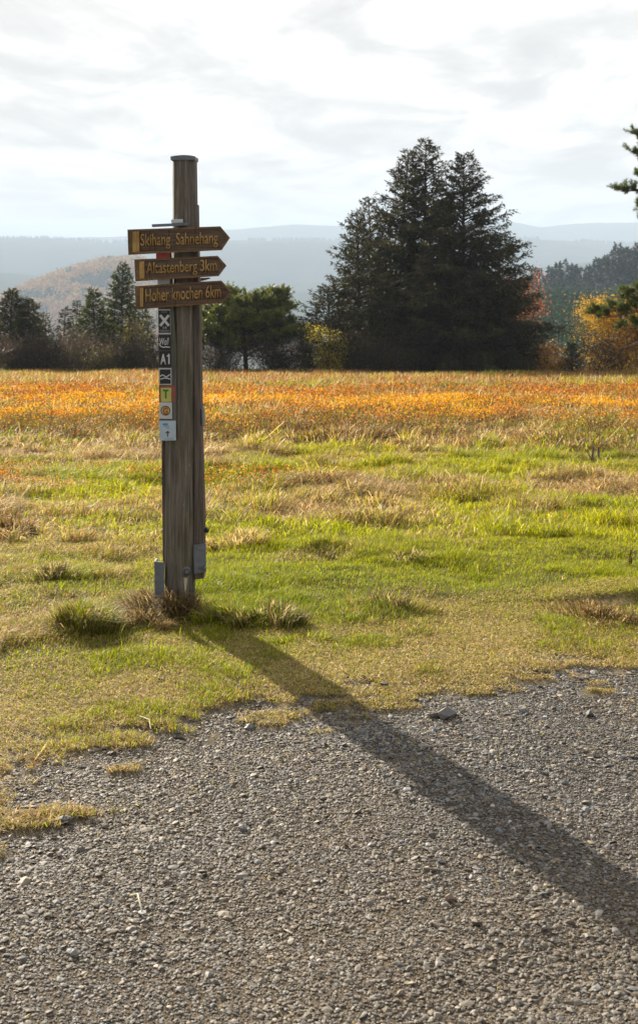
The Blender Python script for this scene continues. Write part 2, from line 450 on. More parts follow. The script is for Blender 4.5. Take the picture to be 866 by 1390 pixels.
def build_grass():
    r = np.random.default_rng(5)
    def sample(n, y0, y1, pad):
        Y = np.sqrt(r.uniform(y0 ** 2, y1 ** 2, n)); X = r.uniform(-1, 1, n) * (0.25 * Y + pad)
        return X, Y
    VV, TT, CC = [], [], []; off = 0
    for (n, y0, y1, pad, h0, w0) in ((540000, 3.4, 8.2, 1.2, 0.024, 0.0024), (320000, 8.0, 15.0, 1.3, 0.050, 0.0052), (130000, 14.5, 24, 1.3, 0.085, 0.011)):
        X, Y = sample(n, y0, y1, pad)
        g = gravelness(X, Y)
        keep = r.random(n) > g * 1.02
        # thinner turf where the path begins
        keep &= r.random(n) < np.interp(Y - gravel_edge(X), [-1.5, 0, 0.6, 1.2], [0.95, 0.95, 0.95, 1.0])
        X, Y = X[keep], Y[keep]; n = len(X)
        C, dry, p2 = grass_cols(X, Y, r)
        edge = np.interp(Y - gravel_edge(X), [-1, 0.5, 1.1, 2.0], [0.5, 0.65, 0.9, 1.15])
        clump = sstep(0.5, 0.72, fbm(X * 2.6, Y * 2.6, 131))
        H = h0 * edge * (0.40 + 0.9 * r.random(n) ** 1.5 + 1.6 * clump) * np.where(dry, 1.15, 1.0)
        tall = r.random(n) < 0.006
        H = np.where(tall, H * 2.1, H)
        lean = r.uniform(0.2, 1.2, n) + dry * r.uniform(0, 1.0, n)
        wind = r.vonmises(0.4, 0.6, n)
        P = np.stack([X, Y, ground_z(X, Y) - 0.004 - 0.012 * gravelness(X, Y)], 1)
        V, T, Cc = blades(P, H, w0 * r.uniform(0.6, 1.3, n), wind, lean, C)
        VV.append(V); TT.append(T + off); CC.append(Cc); off += len(V)
    # matted straw lying along the ragged verge
    n = 220000; X = r.uniform(-2.0, 2.3, n); Y = gravel_edge(X) + r.uniform(-1.0, 1.15, n); g = gravelness(X, Y)
    keep = r.random(n) > g * 0.985; X, Y = X[keep], Y[keep]; n = len(X)
    k = r.random((n, 1)); C = np.where(k < 0.55, STRAW, np.where(k < 0.72, TAN, np.where(k < 0.80, DARK, LIME))) * r.uniform(0.45, 1.45, (n, 1))
    P = np.stack([X, Y, ground_z(X, Y) + r.uniform(-0.004, 0.004, n)], 1)
    V, T, Cc = blades(P, r.uniform(0.006, 0.014, n), 0.0026, r.uniform(0, 6.28, n), r.uniform(1.2, 2.8, n), C)
    VV.append(V); TT.append(T + off); CC.append(Cc); off += len(V)
    # loose straw blown over the gravel
    n = 900; Y = r.uniform(2.6, 5.4, n); X = r.uniform(-1, 1, n) * (0.25 * Y + 0.9); m_ = gravelness(X, Y) > 0.5; X, Y = X[m_], Y[m_]; n = len(X)
    C = np.where(r.random((n, 1)) < 0.5, STRAW, DARK * 1.3) * r.uniform(0.5, 1.2, (n, 1))
    V, T, Cc = blades(np.stack([X, Y, ground_z(X, Y) + 0.0], 1), 0.012, r.uniform(0.002, 0.004, n), r.uniform(0, 6.28, n), r.uniform(1.2, 3.0, n), C)
    VV.append(V); TT.append(T + off); CC.append(Cc); off += len(V)
    o = link('grass', mesh_np('grass', np.concatenate(VV), tris=np.concatenate(TT), col=np.concatenate(CC), mats=[M['grass']]))
    tag(o, 'short yellow green meadow grass mixed with dry straw', 'grass', kind='stuff')
    # long dry grass of the far moor
    X, Y = sample(150000, 23, 63, 3.0); n = len(X)
    C, dry, p2 = grass_cols(X, Y, r)
    H = (0.16 + 0.20 * r.random(n)) * (0.7 + 0.8 * fbm(X * 0.6, Y * 0.6, 141)); lean = r.uniform(0.1, 0.8, n)
    P = np.stack([X, Y, ground_z(X, Y) - 0.01], 1)
    V, T, Cc = blades(P, H, 0.018 * r.uniform(0.6, 1.4, n) * Y / 35, r.vonmises(0.4, 0.6, n), lean, C)
    o = link('moor_grass', mesh_np('moor_grass', V, tris=T, col=Cc, mats=[M['grass']]))
    tag(o, 'long tan and rust coloured dry grass on the far moor', 'grass', kind='stuff')
build_grass()

# ------------------------------------------------------------------ bilberry heath
def build_bilberry():
    r = np.random.default_rng(15)
    n = 420000
    Y = np.sqrt(r.uniform(14.5 ** 2, 36 ** 2, n)); X = r.uniform(-1, 1, n) * (0.25 * Y + 1.6)
    front = 16.2 - 1.3 * sstep(1.0, 3.0, X) + 2.6 * (fbm(X * 0.7, Y * 0.3, 151) - 0.5)
    dens = sstep(0, 0.35, Y - front) * np.interp(Y, [15, 27, 31, 36], [1, 1, 0.7, 0.15])
    patch = fbm(X * 0.8, Y * 0.8, 161)
    dens = dens * (0.12 + 0.88 * sstep(0.38, 0.54, patch)) * (0.35 + 0.65 * sstep(0.36, 0.5, fbm(X * 2.6, Y * 1.8, 163)))
    # the small rusty streak nearer by on the left
    keep = r.random(n) < dens
    X, Y, front, patch = X[keep], Y[keep], front[keep], patch[keep]
    m = 26000
    X2 = r.uniform(-4.2, 0.6, m); Y2 = 11.4 + r.normal(0, 0.42, m) + 0.15 * X2 * 0
    k2 = r.random(m) < sstep(0.42, 0.56, fbm(X2 * 1.3, Y2 * 1.6, 171)) * (1 - sstep(-1.6, 0.4, X2) * 0.9)
    X2, Y2 = X2[k2], Y2[k2]
    hump = 0.10 + 0.30 * fbm(X * 1.4, Y * 1.4, 181)
    H = np.concatenate([hump * sstep(-0.05, 0.5, Y - front) * r.uniform(0.2, 1.0, len(X)) ** 0.6, r.uniform(0.02, 0.13, len(X2))])
    n1 = len(X)
    X = np.concatenate([X, X2]); Y = np.concatenate([Y, Y2]); n = len(X)
    YEL = np.array([0.76, 0.38, 0.018]); ORA = np.array([0.60, 0.205, 0.018]); RED = np.array([0.36, 0.085, 0.02]); GRN = np.array([0.15, 0.17, 0.02]); BRN = np.array([0.12, 0.065, 0.03])
    tone = fbm(X * 0.55, Y * 0.4, 191)
    band = np.exp(-((Y - 23.0) / 3.2) ** 2)
    py = np.clip(band * 1.0 - 0.05 + 3.0 * (tone - 0.5) + 1.3 * (fbm(X * 2.2, Y * 1.4, 197) - 0.5), 0.03, 0.88)
    oliv = sstep(0.55, 0.68, fbm(X * 0.9 + 3, Y * 1.1, 199)) * 0.65
    k = r.random(n)
    k = np.where(r.random(n) < oliv, 0.9 + 0.1 * k, k)
    C = np.where((k < py)[:, None], YEL, np.where((k < py + (1 - py) * 0.55)[:, None], ORA, np.where((k < py + (1 - py) * 0.72)[:, None], RED, np.where((k < py + (1 - py) * 0.86)[:, None], BRN, GRN))))
    lowf = np.concatenate([(Y[:n1] - front < 1.2 + 2.4 * fbm(X[:n1] * 0.8, X[:n1] * 0, 193)) | (H[:n1] < 0.10), np.zeros(n - n1, bool)])
    k3 = r.random(n)
    C = np.where((lowf & (k3 < 0.6))[:, None], np.where((k3 < 0.3)[:, None], BRN, GRN), C)
    C = C * r.uniform(0.5, 1.2, (n, 1))
    P = np.stack([X, Y, ground_z(X, Y) + H], 1)
    D = rand_dirs(n, r); D[:, 2] = np.abs(D[:, 2]) * 0.8 + 0.25
    size = np.where(np.arange(n) < n1, 0.030 * Y / 21, 0.018)
    parts = [kites(P, D, size * r.uniform(0.6, 1.3, n), size * 0.62, C, r)]
    # twigs
    q = r.integers(0, n1, 45000)
    Pt = np.stack([X[q], Y[q], ground_z(X[q], Y[q])], 1)
    Dt = rand_dirs(len(q), r) * 0.45 + np.array([0, 0, 1.0])
    ct = np.array([0.11, 0.065, 0.035]) * r.uniform(0.5, 1.5, (len(q), 1))
    parts.append(kites(Pt, Dt, np.maximum(H[q], 0.08) * 1.1, 0.012, ct, r, 0.2))
    o = link('heath_plants', catmesh('heath_plants', parts, [M['leaf']]))
    tag(o, 'golden and orange bilberry heath across the moor', 'heath', kind='stuff')
build_bilberry()

# ------------------------------------------------------------------ single grass clumps
def px2w(x, y, D):
    return (x - CX) / F * D, D, EYE - (y - HY) / F * D

def row_to_D(x, y, lo=2.3, hi=63):
    Ds = np.linspace(lo, hi, 6000); u = (x - CX) / F
    rows = HY + F * (EYE - ground_z(u * Ds, Ds)) / Ds
    i = int(np.argmin(np.abs(rows - y)))
    return float(Ds[i])

def tuft(name, x, y, rad, h, n, palette, label, group=None, lean=(0.3, 1.3), w=0.0035, mound=0.5, D=None):
    r = np.random.default_rng(int(x * 7 + y))
    D = D or row_to_D(x, y); X0 = (x - CX) / F * D; z0 = float(ground_z(X0, D))
    nk = 9; ka = r.uniform(0, 6.28, nk); kr = rad * 0.85 * np.sqrt(r.random(nk)); ks = rad * r.uniform(0.10, 0.32, nk); kh = r.uniform(0.55, 1.1, nk)
    ki = r.integers(0, nk, n)
    X = kr[ki] * np.cos(ka[ki]) * 1.25 + r.normal(0, 1, n) * ks[ki]; Y = (kr[ki] * np.sin(ka[ki]) + r.normal(0, 1, n) * ks[ki]) * 0.8
    a = np.arctan2(Y, X); rr = np.hypot(X, Y)
    hump = mound * h * np.exp(-(rr / rad) ** 2 * 1.4)
    h = h * kh[ki] * 0.72
    Z = ground_z(X + X0, Y + D) - z0 + hump * r.random(n) - 0.006
    pal = np.array([p for p, _ in palette]); wt = np.array([q for _, q in palette], float); wt /= wt.sum()
    C = pal[r.choice(len(pal), n, p=wt)] * r.uniform(0.65, 1.3, (n, 1))
    P = np.stack([X, Y, Z], 1)
    out = np.where(r.random(n) < 0.75, a + r.normal(0, 0.6, n), r.uniform(0, 6.28, n))
    V, T, Cc = blades(P, h * r.uniform(0.4, 1.1, n), w * r.uniform(0.6, 1.3, n), out, r.uniform(*lean, n), C)
    o = link(name, mesh_np(name, V, tris=T, col=Cc, mats=[M['grass']]), loc=(X0, D, z0))
    tag(o, label, 'grass tuft', group)
    return o
G1 = 'single grass clumps standing out of the meadow'
DEAD = [(STRAW * 0.75, 4), (TAN * 0.7, 4), (DARK, 4), (OLIVE * 0.6, 1)]
FRESH = [(GREEN, 5), (LIME, 3), (OLIVE, 2), (STRAW, 1)]
MIXD = [(GREEN * 0.8, 3), (OLIVE, 3), (STRAW, 3), (DARK, 3)]
tuft('grass_tuft', 232, 846, 0.17, 0.13, 3600, DEAD, 'matted brown dead grass heaped round the foot of the signpost', G1, (0.6, 1.9), 0.003, 0.55, D=6.10)
tuft('grass_tuft', 196, 850, 0.10, 0.09, 900, [(STRAW, 4), (TAN, 2), (DARK, 2)], 'pale straw clump against the left side of the post foot', G1, (0.6, 1.9), 0.003, 0.5)
tuft('grass_tuft', 105, 856, 0.15, 0.13, 2600, [(GREEN, 3), (LIME * 0.8, 3), (STRAW * 0.8, 3), (DARK, 3)], 'dense domed green and tan clump standing alone left of the post', G1, (0.3, 1.3), 0.003, 0.75)
tuft('grass_tuft', 318, 845, 0.14, 0.12, 1500, FRESH, 'fresh bright green clump just right of the post foot', G1, (0.3, 1.2), 0.004, 0.3)
tuft('grass_tuft', 358, 846, 0.16, 0.13, 1900, MIXD, 'dark green clump beside the start of the post shadow', G1, (0.3, 1.3), 0.0035, 0.5)
tuft('grass_tuft', 410, 872, 0.13, 0.06, 700, FRESH, 'low green clump right of the post shadow', G1, (0.4, 1.4), 0.0035, 0.3)
tuft('grass_tuft', 528, 822, 0.14, 0.09, 1100, MIXD, 'small dark clump in the middle of the near grass', G1, (0.3, 1.3), 0.0035, 0.4)
tuft('grass_tuft', 520, 692, 0.24, 0.20, 700, [(STRAW, 5), (TAN, 3), (LIME, 2)], 'pale straw clump in the mid meadow right of the post', G1, (0.4, 1.6), 0.006, 0.3)
tuft('grass_tuft', 322, 742, 0.18, 0.17, 650, [(STRAW, 5), (TAN, 2), (LIME, 2)], 'straw clump behind the bracket on the right of the post', G1, (0.4, 1.5), 0.005, 0.3)
tuft('grass_tuft', 25, 722, 0.18, 0.18, 600, [(DARK, 5), (TAN, 3), (OLIVE, 1)], 'brown wiry clump at the left edge of the meadow', G1, (0.1, 0.8), 0.005, 0.2)
tuft('grass_tuft', 76, 783, 0.13, 0.10, 900, MIXD, 'dark brown clump left of the post halfway up the meadow', G1, (0.3, 1.3), 0.0035, 0.5)
tuft('grass_tuft', 815, 836, 0.26, 0.07, 2600, [(DARK, 6), (TAN, 4), (STRAW, 2), (OLIVE, 2)], 'dead brown turf over the broken bank at the right edge', G1, (0.4, 1.7), 0.0035, 0.5)
tuft('grass_tuft', 560, 700 + 60, 0.14, 0.08, 500, MIXD, 'dark tufted clump below the pale straw clump', G1, (0.3, 1.3), 0.004, 0.4)
tuft('grass_tuft', 710, 700, 0.2, 0.10, 500, MIXD, 'green brown clump in the right half of the meadow', G1, (0.3, 1.3), 0.005, 0.4)
tuft('grass_tuft', 450, 604, 0.75, 0.34, 2600, [(DARK, 5), (TAN, 4), (STRAW, 2)], 'tall dark brown clump at the front edge of the golden heath', G1, (0.1, 0.9), 0.011, 0.3)
tuft('grass_tuft', 590, 610, 0.55, 0.26, 1500, [(DARK, 3), (TAN, 5), (STRAW, 3)], 'tan clump at the heath edge below the big spruces', G1, (0.1, 0.9), 0.011, 0.3)

# ------------------------------------------------------------------ larger stones and dead wood
def single_stone(x, y, s, c, label, flat=(0.4, 0.6)):
    r = np.random.default_rng(int(x * 3 + y * 5))
    D = row_to_D(x, y); X0 = (x - CX) / F * D
    me = stones_mesh('stone', np.array([X0]), np.array([D]), np.array([s]), np.array([c]), r, 0.25, flat)
    z0 = float(ground_z(X0, D))
    me.transform(__import__('mathutils').Matrix.Translation((-X0, -D, -z0)))
    o = link('stone', me, loc=(X0, D, z0)); tag(o, label, 'stone', 'larger loose stones on and beside the gravel')
g_ = lambda v, t=(1, .98, .95): tuple(v * q for q in t)
single_stone(605, 968, 0.040, g_(0.13), 'largest pale flat stone just right of the post shadow')
single_stone(590, 970, 0.027, g_(0.07), 'dark stone touching the largest pale flat stone')
single_stone(712, 962, 0.026, g_(0.15), 'pale stone at the top of the gravel on the right')
single_stone(492, 920, 0.017, g_(0.06), 'small dark stone lying in the dry grass')
single_stone(520, 930, 0.021, g_(0.06), 'larger dark stone lying in the dry grass')
single_stone(800, 967, 0.022, g_(0.06, (1.1, .95, .8)), 'dark brown stone on the right of the gravel')
single_stone(765, 1058, 0.020, g_(0.12), 'light grey stone on the gravel far right')
single_stone(611, 1217, 0.022, g_(0.16, (1.25, .95, .72)), 'rounded reddish tan stone below the post shadow')
single_stone(745, 1118, 0.018, g_(0.17, (1.15, .95, .85)), 'small pinkish stone above the post shadow')
single_stone(101, 1290, 0.022, g_(0.17), 'pale flat stone at the lower left of the gravel')
single_stone(330, 1121, 0.022, g_(0.16), 'long pale stone in the middle of the gravel')
single_stone(88, 1112, 0.027, g_(0.065, (.9, .98, 1.1)), 'blue grey stone beside the moss patch at the left')
single_stone(338, 983, 0.026, g_(0.14), 'pale stone at the grassy edge left of the shadow')
single_stone(245, 968 + 30, 0.024, g_(0.07), 'dark stone at the grassy edge on the left')
single_stone(646, 1248, 0.019, g_(0.07, (1.2, .95, .8)), 'dark brown stone at the lower right of the gravel')

def stick(name, pts, rad, label, cat, mat='deadwood', group=None):
    pts = np.array(pts, float); p0 = pts[0].copy()
    V, Q = tubes([(pts - p0, np.linspace(rad, rad * 0.5, len(pts)))], 6)
    o = link(name, mesh_np(name, V, quads=Q, mats=[M[mat]], smooth=True), loc=tuple(p0)); tag(o, label, cat, group)
def gp(x, y, h=0.01):
    D = row_to_D(x, y); X = (x - CX) / F * D
    return (X, D, float(ground_z(X, D)) + h)
stick('twig', [gp(178, 1220), gp(187, 1226, .025), gp(193, 1240, .006)], 0.0035, 'bleached bent twig lying on the lower left gravel', 'twig', 'cord')
stick('twig', [gp(575, 1184), gp(592, 1186, .012), gp(612, 1187, .006)], 0.004, 'short dark twig lying on the gravel below the shadow', 'twig')
stick('twig', [gp(190, 976), gp(203, 985, .02), gp(205, 992, .006)], 0.003, 'thin pale twig at the left gravel edge', 'twig', 'cord')
stick('twig', [gp(30, 602, .02), gp(38, 594, .14)], 0.012, 'pale leaning stick in the grass at the far left', 'twig', 'cord')
# small dead stump with two spikes at the edge of the heath
def stump():
    D = row_to_D(808, 632); X = (808 - CX) / F * D; z = float(ground_z(X, D))
    root = empty('dead_stump', (X, D, z)); tag(root, 'grey dead stump with upright broken stems at the heath edge', 'stump')
    s = D / F
    def tb(pts, r0, nm):
        V, Q = tubes([(np.array(pts) * s, np.linspace(r0, r0 * 0.6, len(pts)) * s)], 7)
        link(nm, mesh_np(nm, V, quads=Q, mats=[M['deadwood']], smooth=True), root)
    tb([(4, 0, -1), (4, 0, 12), (3.5, 0, 25)], 2.1, 'stem'); tb([(-3, 0, 0), (-4, 2, 12), (-3, 1, 26)], 1.9, 'stem')
    tb([(-3, 0, 4), (-8, -3, 12), (-12, -4, 19)], 1.2, 'branch'); tb([(14, -4, 0), (20, -6, 4), (27, -8, 8)], 1.5, 'branch')
stump()
def little_plant(x, y, h, label):
    D = row_to_D(x, y); X = (x - CX) / F * D; z = float(ground_z(X, D)); r = np.random.default_rng(int(x))
    n = 40; P = np.zeros((n, 3)); P[:, 2] = r.random(n) * h * 0.7
    D_ = rand_dirs(n, r) * 0.6 + np.array([0, 0, .8])
    o = link('dead_plant', catmesh('dead_plant', [kites(P, D_, h * 0.35, 0.005, np.array([0.06, 0.035, 0.02]), r, .3), kites(np.zeros((3, 3)), np.array([[0, 0, 1.], [.1, 0, 1], [-.1, .1, 1]]), h, 0.006, np.array([0.06, 0.035, 0.02]), r, .2)], [M['leaf']]), loc=(X, D, z)); tag(o, label, 'plant')
little_plant(855, 776, 0.12, 'small dark dead stalk standing in the grass at the right edge')

# ------------------------------------------------------------------ tree generators
def branch_curve(r, base, az, L, rise, droop, k=6):
    t = np.linspace(0, 1, k)
    h = np.array([math.cos(az), math.sin(az), 0.0]); s = np.array([-math.sin(az), math.cos(az), 0])
    wob = r.normal(0, 0.03) * L
    return base + np.outer(t * L, h) + np.outer(wob * np.sin(t * 3.1), s) + np.outer(L * (rise * t - droop * t ** 2 + 0.45 * droop * t ** 4), [0, 0, 1])

def spruce(seed, H, Rad, nbr=260, low=0.05, step=0.16, nl=0.17, nw=0.05, col=(0.030, 0.042, 0.020), power=0.75, sparse=1.0, detail=True, leader=0.04, browns=0.12, ragged=0.28):
    r = np.random.default_rng(seed)
    bend = r.normal(0, 0.02, 2) * H
    def axis(z):
        t = z / H
        return np.array([bend[0] * t * t, bend[1] * t * t, z])
    zs = np.linspace(0, H, 9)
    tr = 0.011 * H + 0.02
    trunkV, trunkQ = tubes([([axis(z) for z in zs], [tr * (1 - z / H) ** 0.8 + 0.008 for z in zs])], 8)
    tz = low + (0.985 - low) * (np.linspace(0, 1, nbr) ** 0.95)
    bp = []; K = []; 
    az = r.uniform(0, 6.28)
    for t in tz:
        az += 2.4 + r.normal(0, 0.35)
        L = Rad * ((1 - t) ** power) * r.uniform(1 - ragged, 1 + ragged * 0.55) + leader * Rad
        if r.random() < 0.05: L *= 1.2
        if t < 0.18: L *= 0.80 + t
        rise = 0.10 + 0.75 * t + r.normal(0, 0.08); droop = 0.52 * (1 - t) + 0.08
        c = branch_curve(r, axis(t * H), az, L, rise, droop)
        bp.append((c, np.linspace(0.012 + 0.012 * L, 0.004, len(c))))
        ns = max(4, int(L / step * 2.2 * sparse))
        s = r.uniform(0.10, 1.0, ns) ** 0.8
        fi = s * (len(c) - 1); i0 = np.minimum(fi.astype(int), len(c) - 2); f = (fi - i0)[:, None]
        P = c[i0] * (1 - f) + c[i0 + 1] * f
        d = unit(c[i0 + 1] - c[i0])
        side = np.cross(d, [0, 0, 1.0]) * r.choice([-1, 1], ns)[:, None]
        sd = unit(d * r.uniform(0.5, 1.1, ns)[:, None] + side * r.uniform(0.2, 1.0, ns)[:, None] + np.array([0, 0, 1.0]) * r.normal(-0.12 - 0.25 * (1 - t), 0.22, ns)[:, None])
        sl = (0.34 * L * (1 - s * 0.75) + 0.10) * r.uniform(0.6, 1.2, ns)
        m = np.maximum(2, (sl / (nl * 0.6)).astype(int)); idx = np.repeat(np.arange(ns), m)
        q = r.random(len(idx)) ** 0.9
        PP = P[idx] + sd[idx] * (sl[idx] * q)[:, None]; PP[:, 2] -= 0.25 * sl[idx] * q * q
        DD = sd[idx] + r.normal(0, 0.32, (len(idx), 3)) + np.array([0, 0, -0.12])
        K.append((PP, DD))
    P = np.concatenate([a for a, b in K]); D = np.concatenate([b for a, b in K]); n = len(P)
    base = np.array(col)
    C = base * r.uniform(0.55, 1.6, (n, 1))
    br = r.random(n) < browns
    C[br] = np.array([0.060, 0.042, 0.026]) * r.uniform(0.6, 1.4, (br.sum(), 1))
    kv, kq, kc = kites(P, D, nl * r.uniform(0.6, 1.35, n), nw * r.uniform(0.7, 1.3, n), C, r)
    bV, bQ = tubes(bp, 4)
    return dict(trunk=(trunkV, trunkQ), branches=(bV, bQ), crown=(kv, kq, kc))

def tree_object(name, d, loc, label, cat, group=None, rz=0.0, leafmat='needle', bark='bark', scale=1.0):
    root = empty(name, loc, rz); root.scale = (scale,) * 3
    tag(root, label, cat, group)
    link('trunk', mesh_np('trunk', *d['trunk'][:1], quads=d['trunk'][1], mats=[M[bark]], smooth=True), root)
    link('branches', mesh_np('branches', d['branches'][0], quads=d['branches'][1], mats=[M[bark]], smooth=True), root)
    link('crown', mesh_np('crown', d['crown'][0], quads=d['crown'][1], col=d['crown'][2], mats=[M[leafmat]]), root)
    return root

def at_tree(x, D, ybase=None):
    X = (x - CX) / F * D
    z = float(ground_z(X, D)) - 0.05 if ybase is None else EYE - (ybase - HY) / F * D
    return X, D, z
def hgt(x, ytop, D):
    X, _, z = at_tree(x, D); return EYE - (ytop - HY) / F * D - z

GS = 'big dark spruces in the clump on the moor edge'
for (x, yt, D, rad, nb, low, seed, lab, pw) in (
    (576, 186, 61.5, 3.3, 400, 0.03, 1, 'tallest spruce in the middle of the big dark clump', 0.82),
    (628, 207, 60.0, 4.1, 400, 0.03, 2, 'broad spruce on the right of the clump with the second highest tip', 0.86),
    (541, 203, 63.0, 3.3, 370, 0.03, 3, 'spruce left of the tallest one in the clump with a thin tip', 0.88),
    (487, 290, 60.5, 2.4, 240, 0.03, 4, 'lower ragged spruce on the left shoulder of the clump', 0.72),
    (447, 388, 60.0, 1.9, 150, 0.03, 5, 'shortest spruce at the left foot of the clump', 0.65),
    (676, 318, 60.5, 2.3, 230, 0.02, 6, 'spruce with long drooping boughs at the right foot of the clump', 0.60),
    (508, 268, 65.0, 2.4, 260, 0.02, 8, 'spruce half hidden behind the left tip of the clump', 0.70),
    (600, 352, 58.8, 2.6, 220, 0.00, 9, 'low bushy spruce in front of the two highest tips', 0.50)):
    H = hgt(x, yt, D)
    d = spruce(seed, H, rad, int(nb * 0.70), low, col=(0.047, 0.050, 0.013) if x > 500 else (0.055, 0.062, 0.016), power=pw, browns=0.35, step=0.11, nl=0.17, nw=0.05, ragged=0.5, sparse=1.7, leader=0.02)
    tree_object('spruce_tree', d, at_tree(x, D), lab, 'spruce', GS)

GL = 'conifers along the moor edge left of the signpost'
for (x, yt, D, rad, nb, seed, lab, c, sp) in (
    (165, 357, 66, 1.75, 230, 21, 'tallest slim spruce of the left row rising beside the signpost', (0.070, 0.098, 0.022), 1.3),
    (130, 392, 65, 1.5, 180, 22, 'dense green spruce just left of the tallest slim one', (0.090, 0.115, 0.022), 1.3),
    (104, 408, 69, 1.1, 130, 23, 'thin spruce with a pointed tip third from the tallest', (0.055, 0.070, 0.028), 1.1),
    (86, 418, 68, 1.0, 110, 24, 'small grey green spruce between the thin spruce and the brown ones', (0.055, 0.070, 0.030), 1.1),
    (62, 425, 70, 1.0, 90, 25, 'low blue green spruce behind the brown ones', (0.05, 0.066, 0.035), 1.1),
    (44, 405, 64, 1.5, 200, 26, 'brownish spruce with thin upright tip second from the left edge', (0.078, 0.088, 0.028), 1.1),
    (14, 393, 64, 1.7, 220, 27, 'brown bare looking spruce at the left edge of the row', (0.078, 0.084, 0.030), 1.1),
    (196, 410, 68, 1.2, 120, 28, 'low bushy conifer right behind the marker plates', (0.085, 0.10, 0.022), 1.2),
    (30, 412, 66, 1.1, 120, 30, 'slender brownish spruce between the two at the left edge', (0.052, 0.05, 0.026), 0.6),
    (-22, 400, 65, 1.6, 150, 29, 'spruce beyond the left edge of the row', (0.05, 0.046, 0.03), 0.9)):
    d = spruce(seed, hgt(x, yt, D), rad, nb, 0.03, col=c, sparse=sp * 1.9, nl=0.16, nw=0.055, power=0.85, browns=0.25 if c[0] > 0.05 else 0.1, ragged=0.38, leader=0.02)
    if x == -22: continue
    tree_object('spruce_tree', d, at_tree(x, D), lab, 'spruce', GL)

# pine: crooked limbs carrying round tufts of needles
def pine(seed, H, limbs, tuftn=16, nlen=0.09, nwid=0.010, col=(0.05, 0.075, 0.018), trunk_r=0.12, tufts_per=10, spread=0.5, sub=3, trunk_bend=(0.1, 0.0)):
    r = np.random.default_rng(seed)
    zs = np.linspace(0, H, 10)
    axis = lambda z: np.array([trunk_bend[0] * H * math.sin(z / H * 2.6), trunk_bend[1] * H * (z / H) ** 2, z])
    tV, tQ = tubes([([axis(z) for z in zs], [trunk_r * (1 - 0.85 * z / H) for z in zs])], 9)
    bp = []; TP = []; TD = []
    for (t, az, L, rise, droop) in limbs:
        c = branch_curve(r, axis(t * H), az, L, rise, droop, 8)
        c += np.cumsum(r.normal(0, 0.02 * L, c.shape), 0) * 0.5
        r0 = trunk_r * 0.16 + 0.014 * L
        bp.append((c, np.linspace(r0, 0.010, len(c))))
        for k in range(int(sub * L / 0.5) + 2):
            s = r.uniform(0.25, 1.0); fi = s * 6.999; i = int(fi); p = c[i] + (c[min(i + 1, 7)] - c[i]) * (fi - i)
            a2 = az + r.uniform(-1.1, 1.1); l2 = spread * r.uniform(0.5, 1.2) * (1.15 - 0.5 * s)
            c2 = branch_curve(r, p, a2, l2, r.uniform(0.1, 0.7), 0.2, 5)
            bp.append((c2, np.linspace(0.012, 0.005, 5)))
            for q in range(tufts_per):
                s3 = r.uniform(0.2, 1.0) ** 0.7; f3 = s3 * 3.999; j = int(f3); pp = c2[j] + (c2[j + 1] - c2[j]) * (f3 - j)
                dd = unit(unit(c2[j + 1] - c2[j]) * 0.7 + r.normal(0, 0.5, 3) + np.array([0, 0, 0.55]))
                ln = r.uniform(0.10, 0.28) * spread * 2
                bp.append((np.array([pp, pp + dd * ln * 0.6, pp + dd * ln]), np.array([0.004, 0.0035, 0.003])))
                for w in np.linspace(0.1, 1.0, 5):
                    TP.append(pp + dd * ln * w); TD.append(dd)
    TP = np.array(TP); TD = np.array(TD); n = len(TP)
    idx = np.repeat(np.arange(n), tuftn)
    D = TD[idx] * 0.75 + rand_dirs(len(idx), r) * 0.75
    C = np.array(col) * r.uniform(0.6, 1.5, (len(idx), 1)) * np.repeat(r.uniform(0.75, 1.25, n), tuftn)[:, None]
    k = kites(TP[idx], D, nlen * r.uniform(0.7, 1.2, len(idx)), nwid, C, r, 0.4)
    return dict(trunk=(tV, tQ), branches=tubes(bp, 5), crown=k)

def mk_limbs(seed, n, H, L, t0=0.25, t1=0.98, flat=False, power=0.5):
    r = np.random.default_rng(seed); out = []
    for i in range(n):
        t = t0 + (t1 - t0) * i / (n - 1)
        out.append((t, i * 2.4 + r.normal(0, 0.3), L * (1 - 0.6 * ((t - t0) / (t1 - t0)) ** 1.5) * r.uniform(0.75, 1.2), r.uniform(0.15, 0.6), r.uniform(0.0, 0.25)))
    return out

# mid distance pine right behind the signpost
D = 62
X, Y, z = at_tree(335, D)
lim = mk_limbs(3, 30, 3.4, 2.5, 0.25, 0.97)
lim += [(0.62, 0.25, 2.1, 0.45, 0.0), (0.75, 0.1, 1.9, 0.6, 0.0), (0.5, 0.35, 2.2, 0.35, 0.05), (0.8, 0.4, 1.4, 0.8, 0.0)]
d = pine(31, 3.5, lim, tuftn=6, nlen=0.13, nwid=0.038, col=(0.15, 0.17, 0.028), trunk_r=0.13, tufts_per=6, spread=0.75, sub=5, trunk_bend=(-0.03, 0))
tree_object('pine_tree', d, (X, Y, z), 'low spreading pine with leaning trunks just right of the signpost', 'pine', leafmat='pine', bark='bark')
X, Y, z = at_tree(296, 64)
d = pine(32, 3.1, mk_limbs(5, 26, 3.2, 1.8, 0.28, 0.97), tuftn=6, nlen=0.13, nwid=0.038, col=(0.13, 0.15, 0.028), trunk_r=0.11, tufts_per=6, spread=0.75, sub=5, trunk_bend=(0.05, 0))
tree_object('pine_tree', d, (X, Y, z), 'smaller round pine partly hidden by the signpost', 'pine', leafmat='pine', bark='bark')

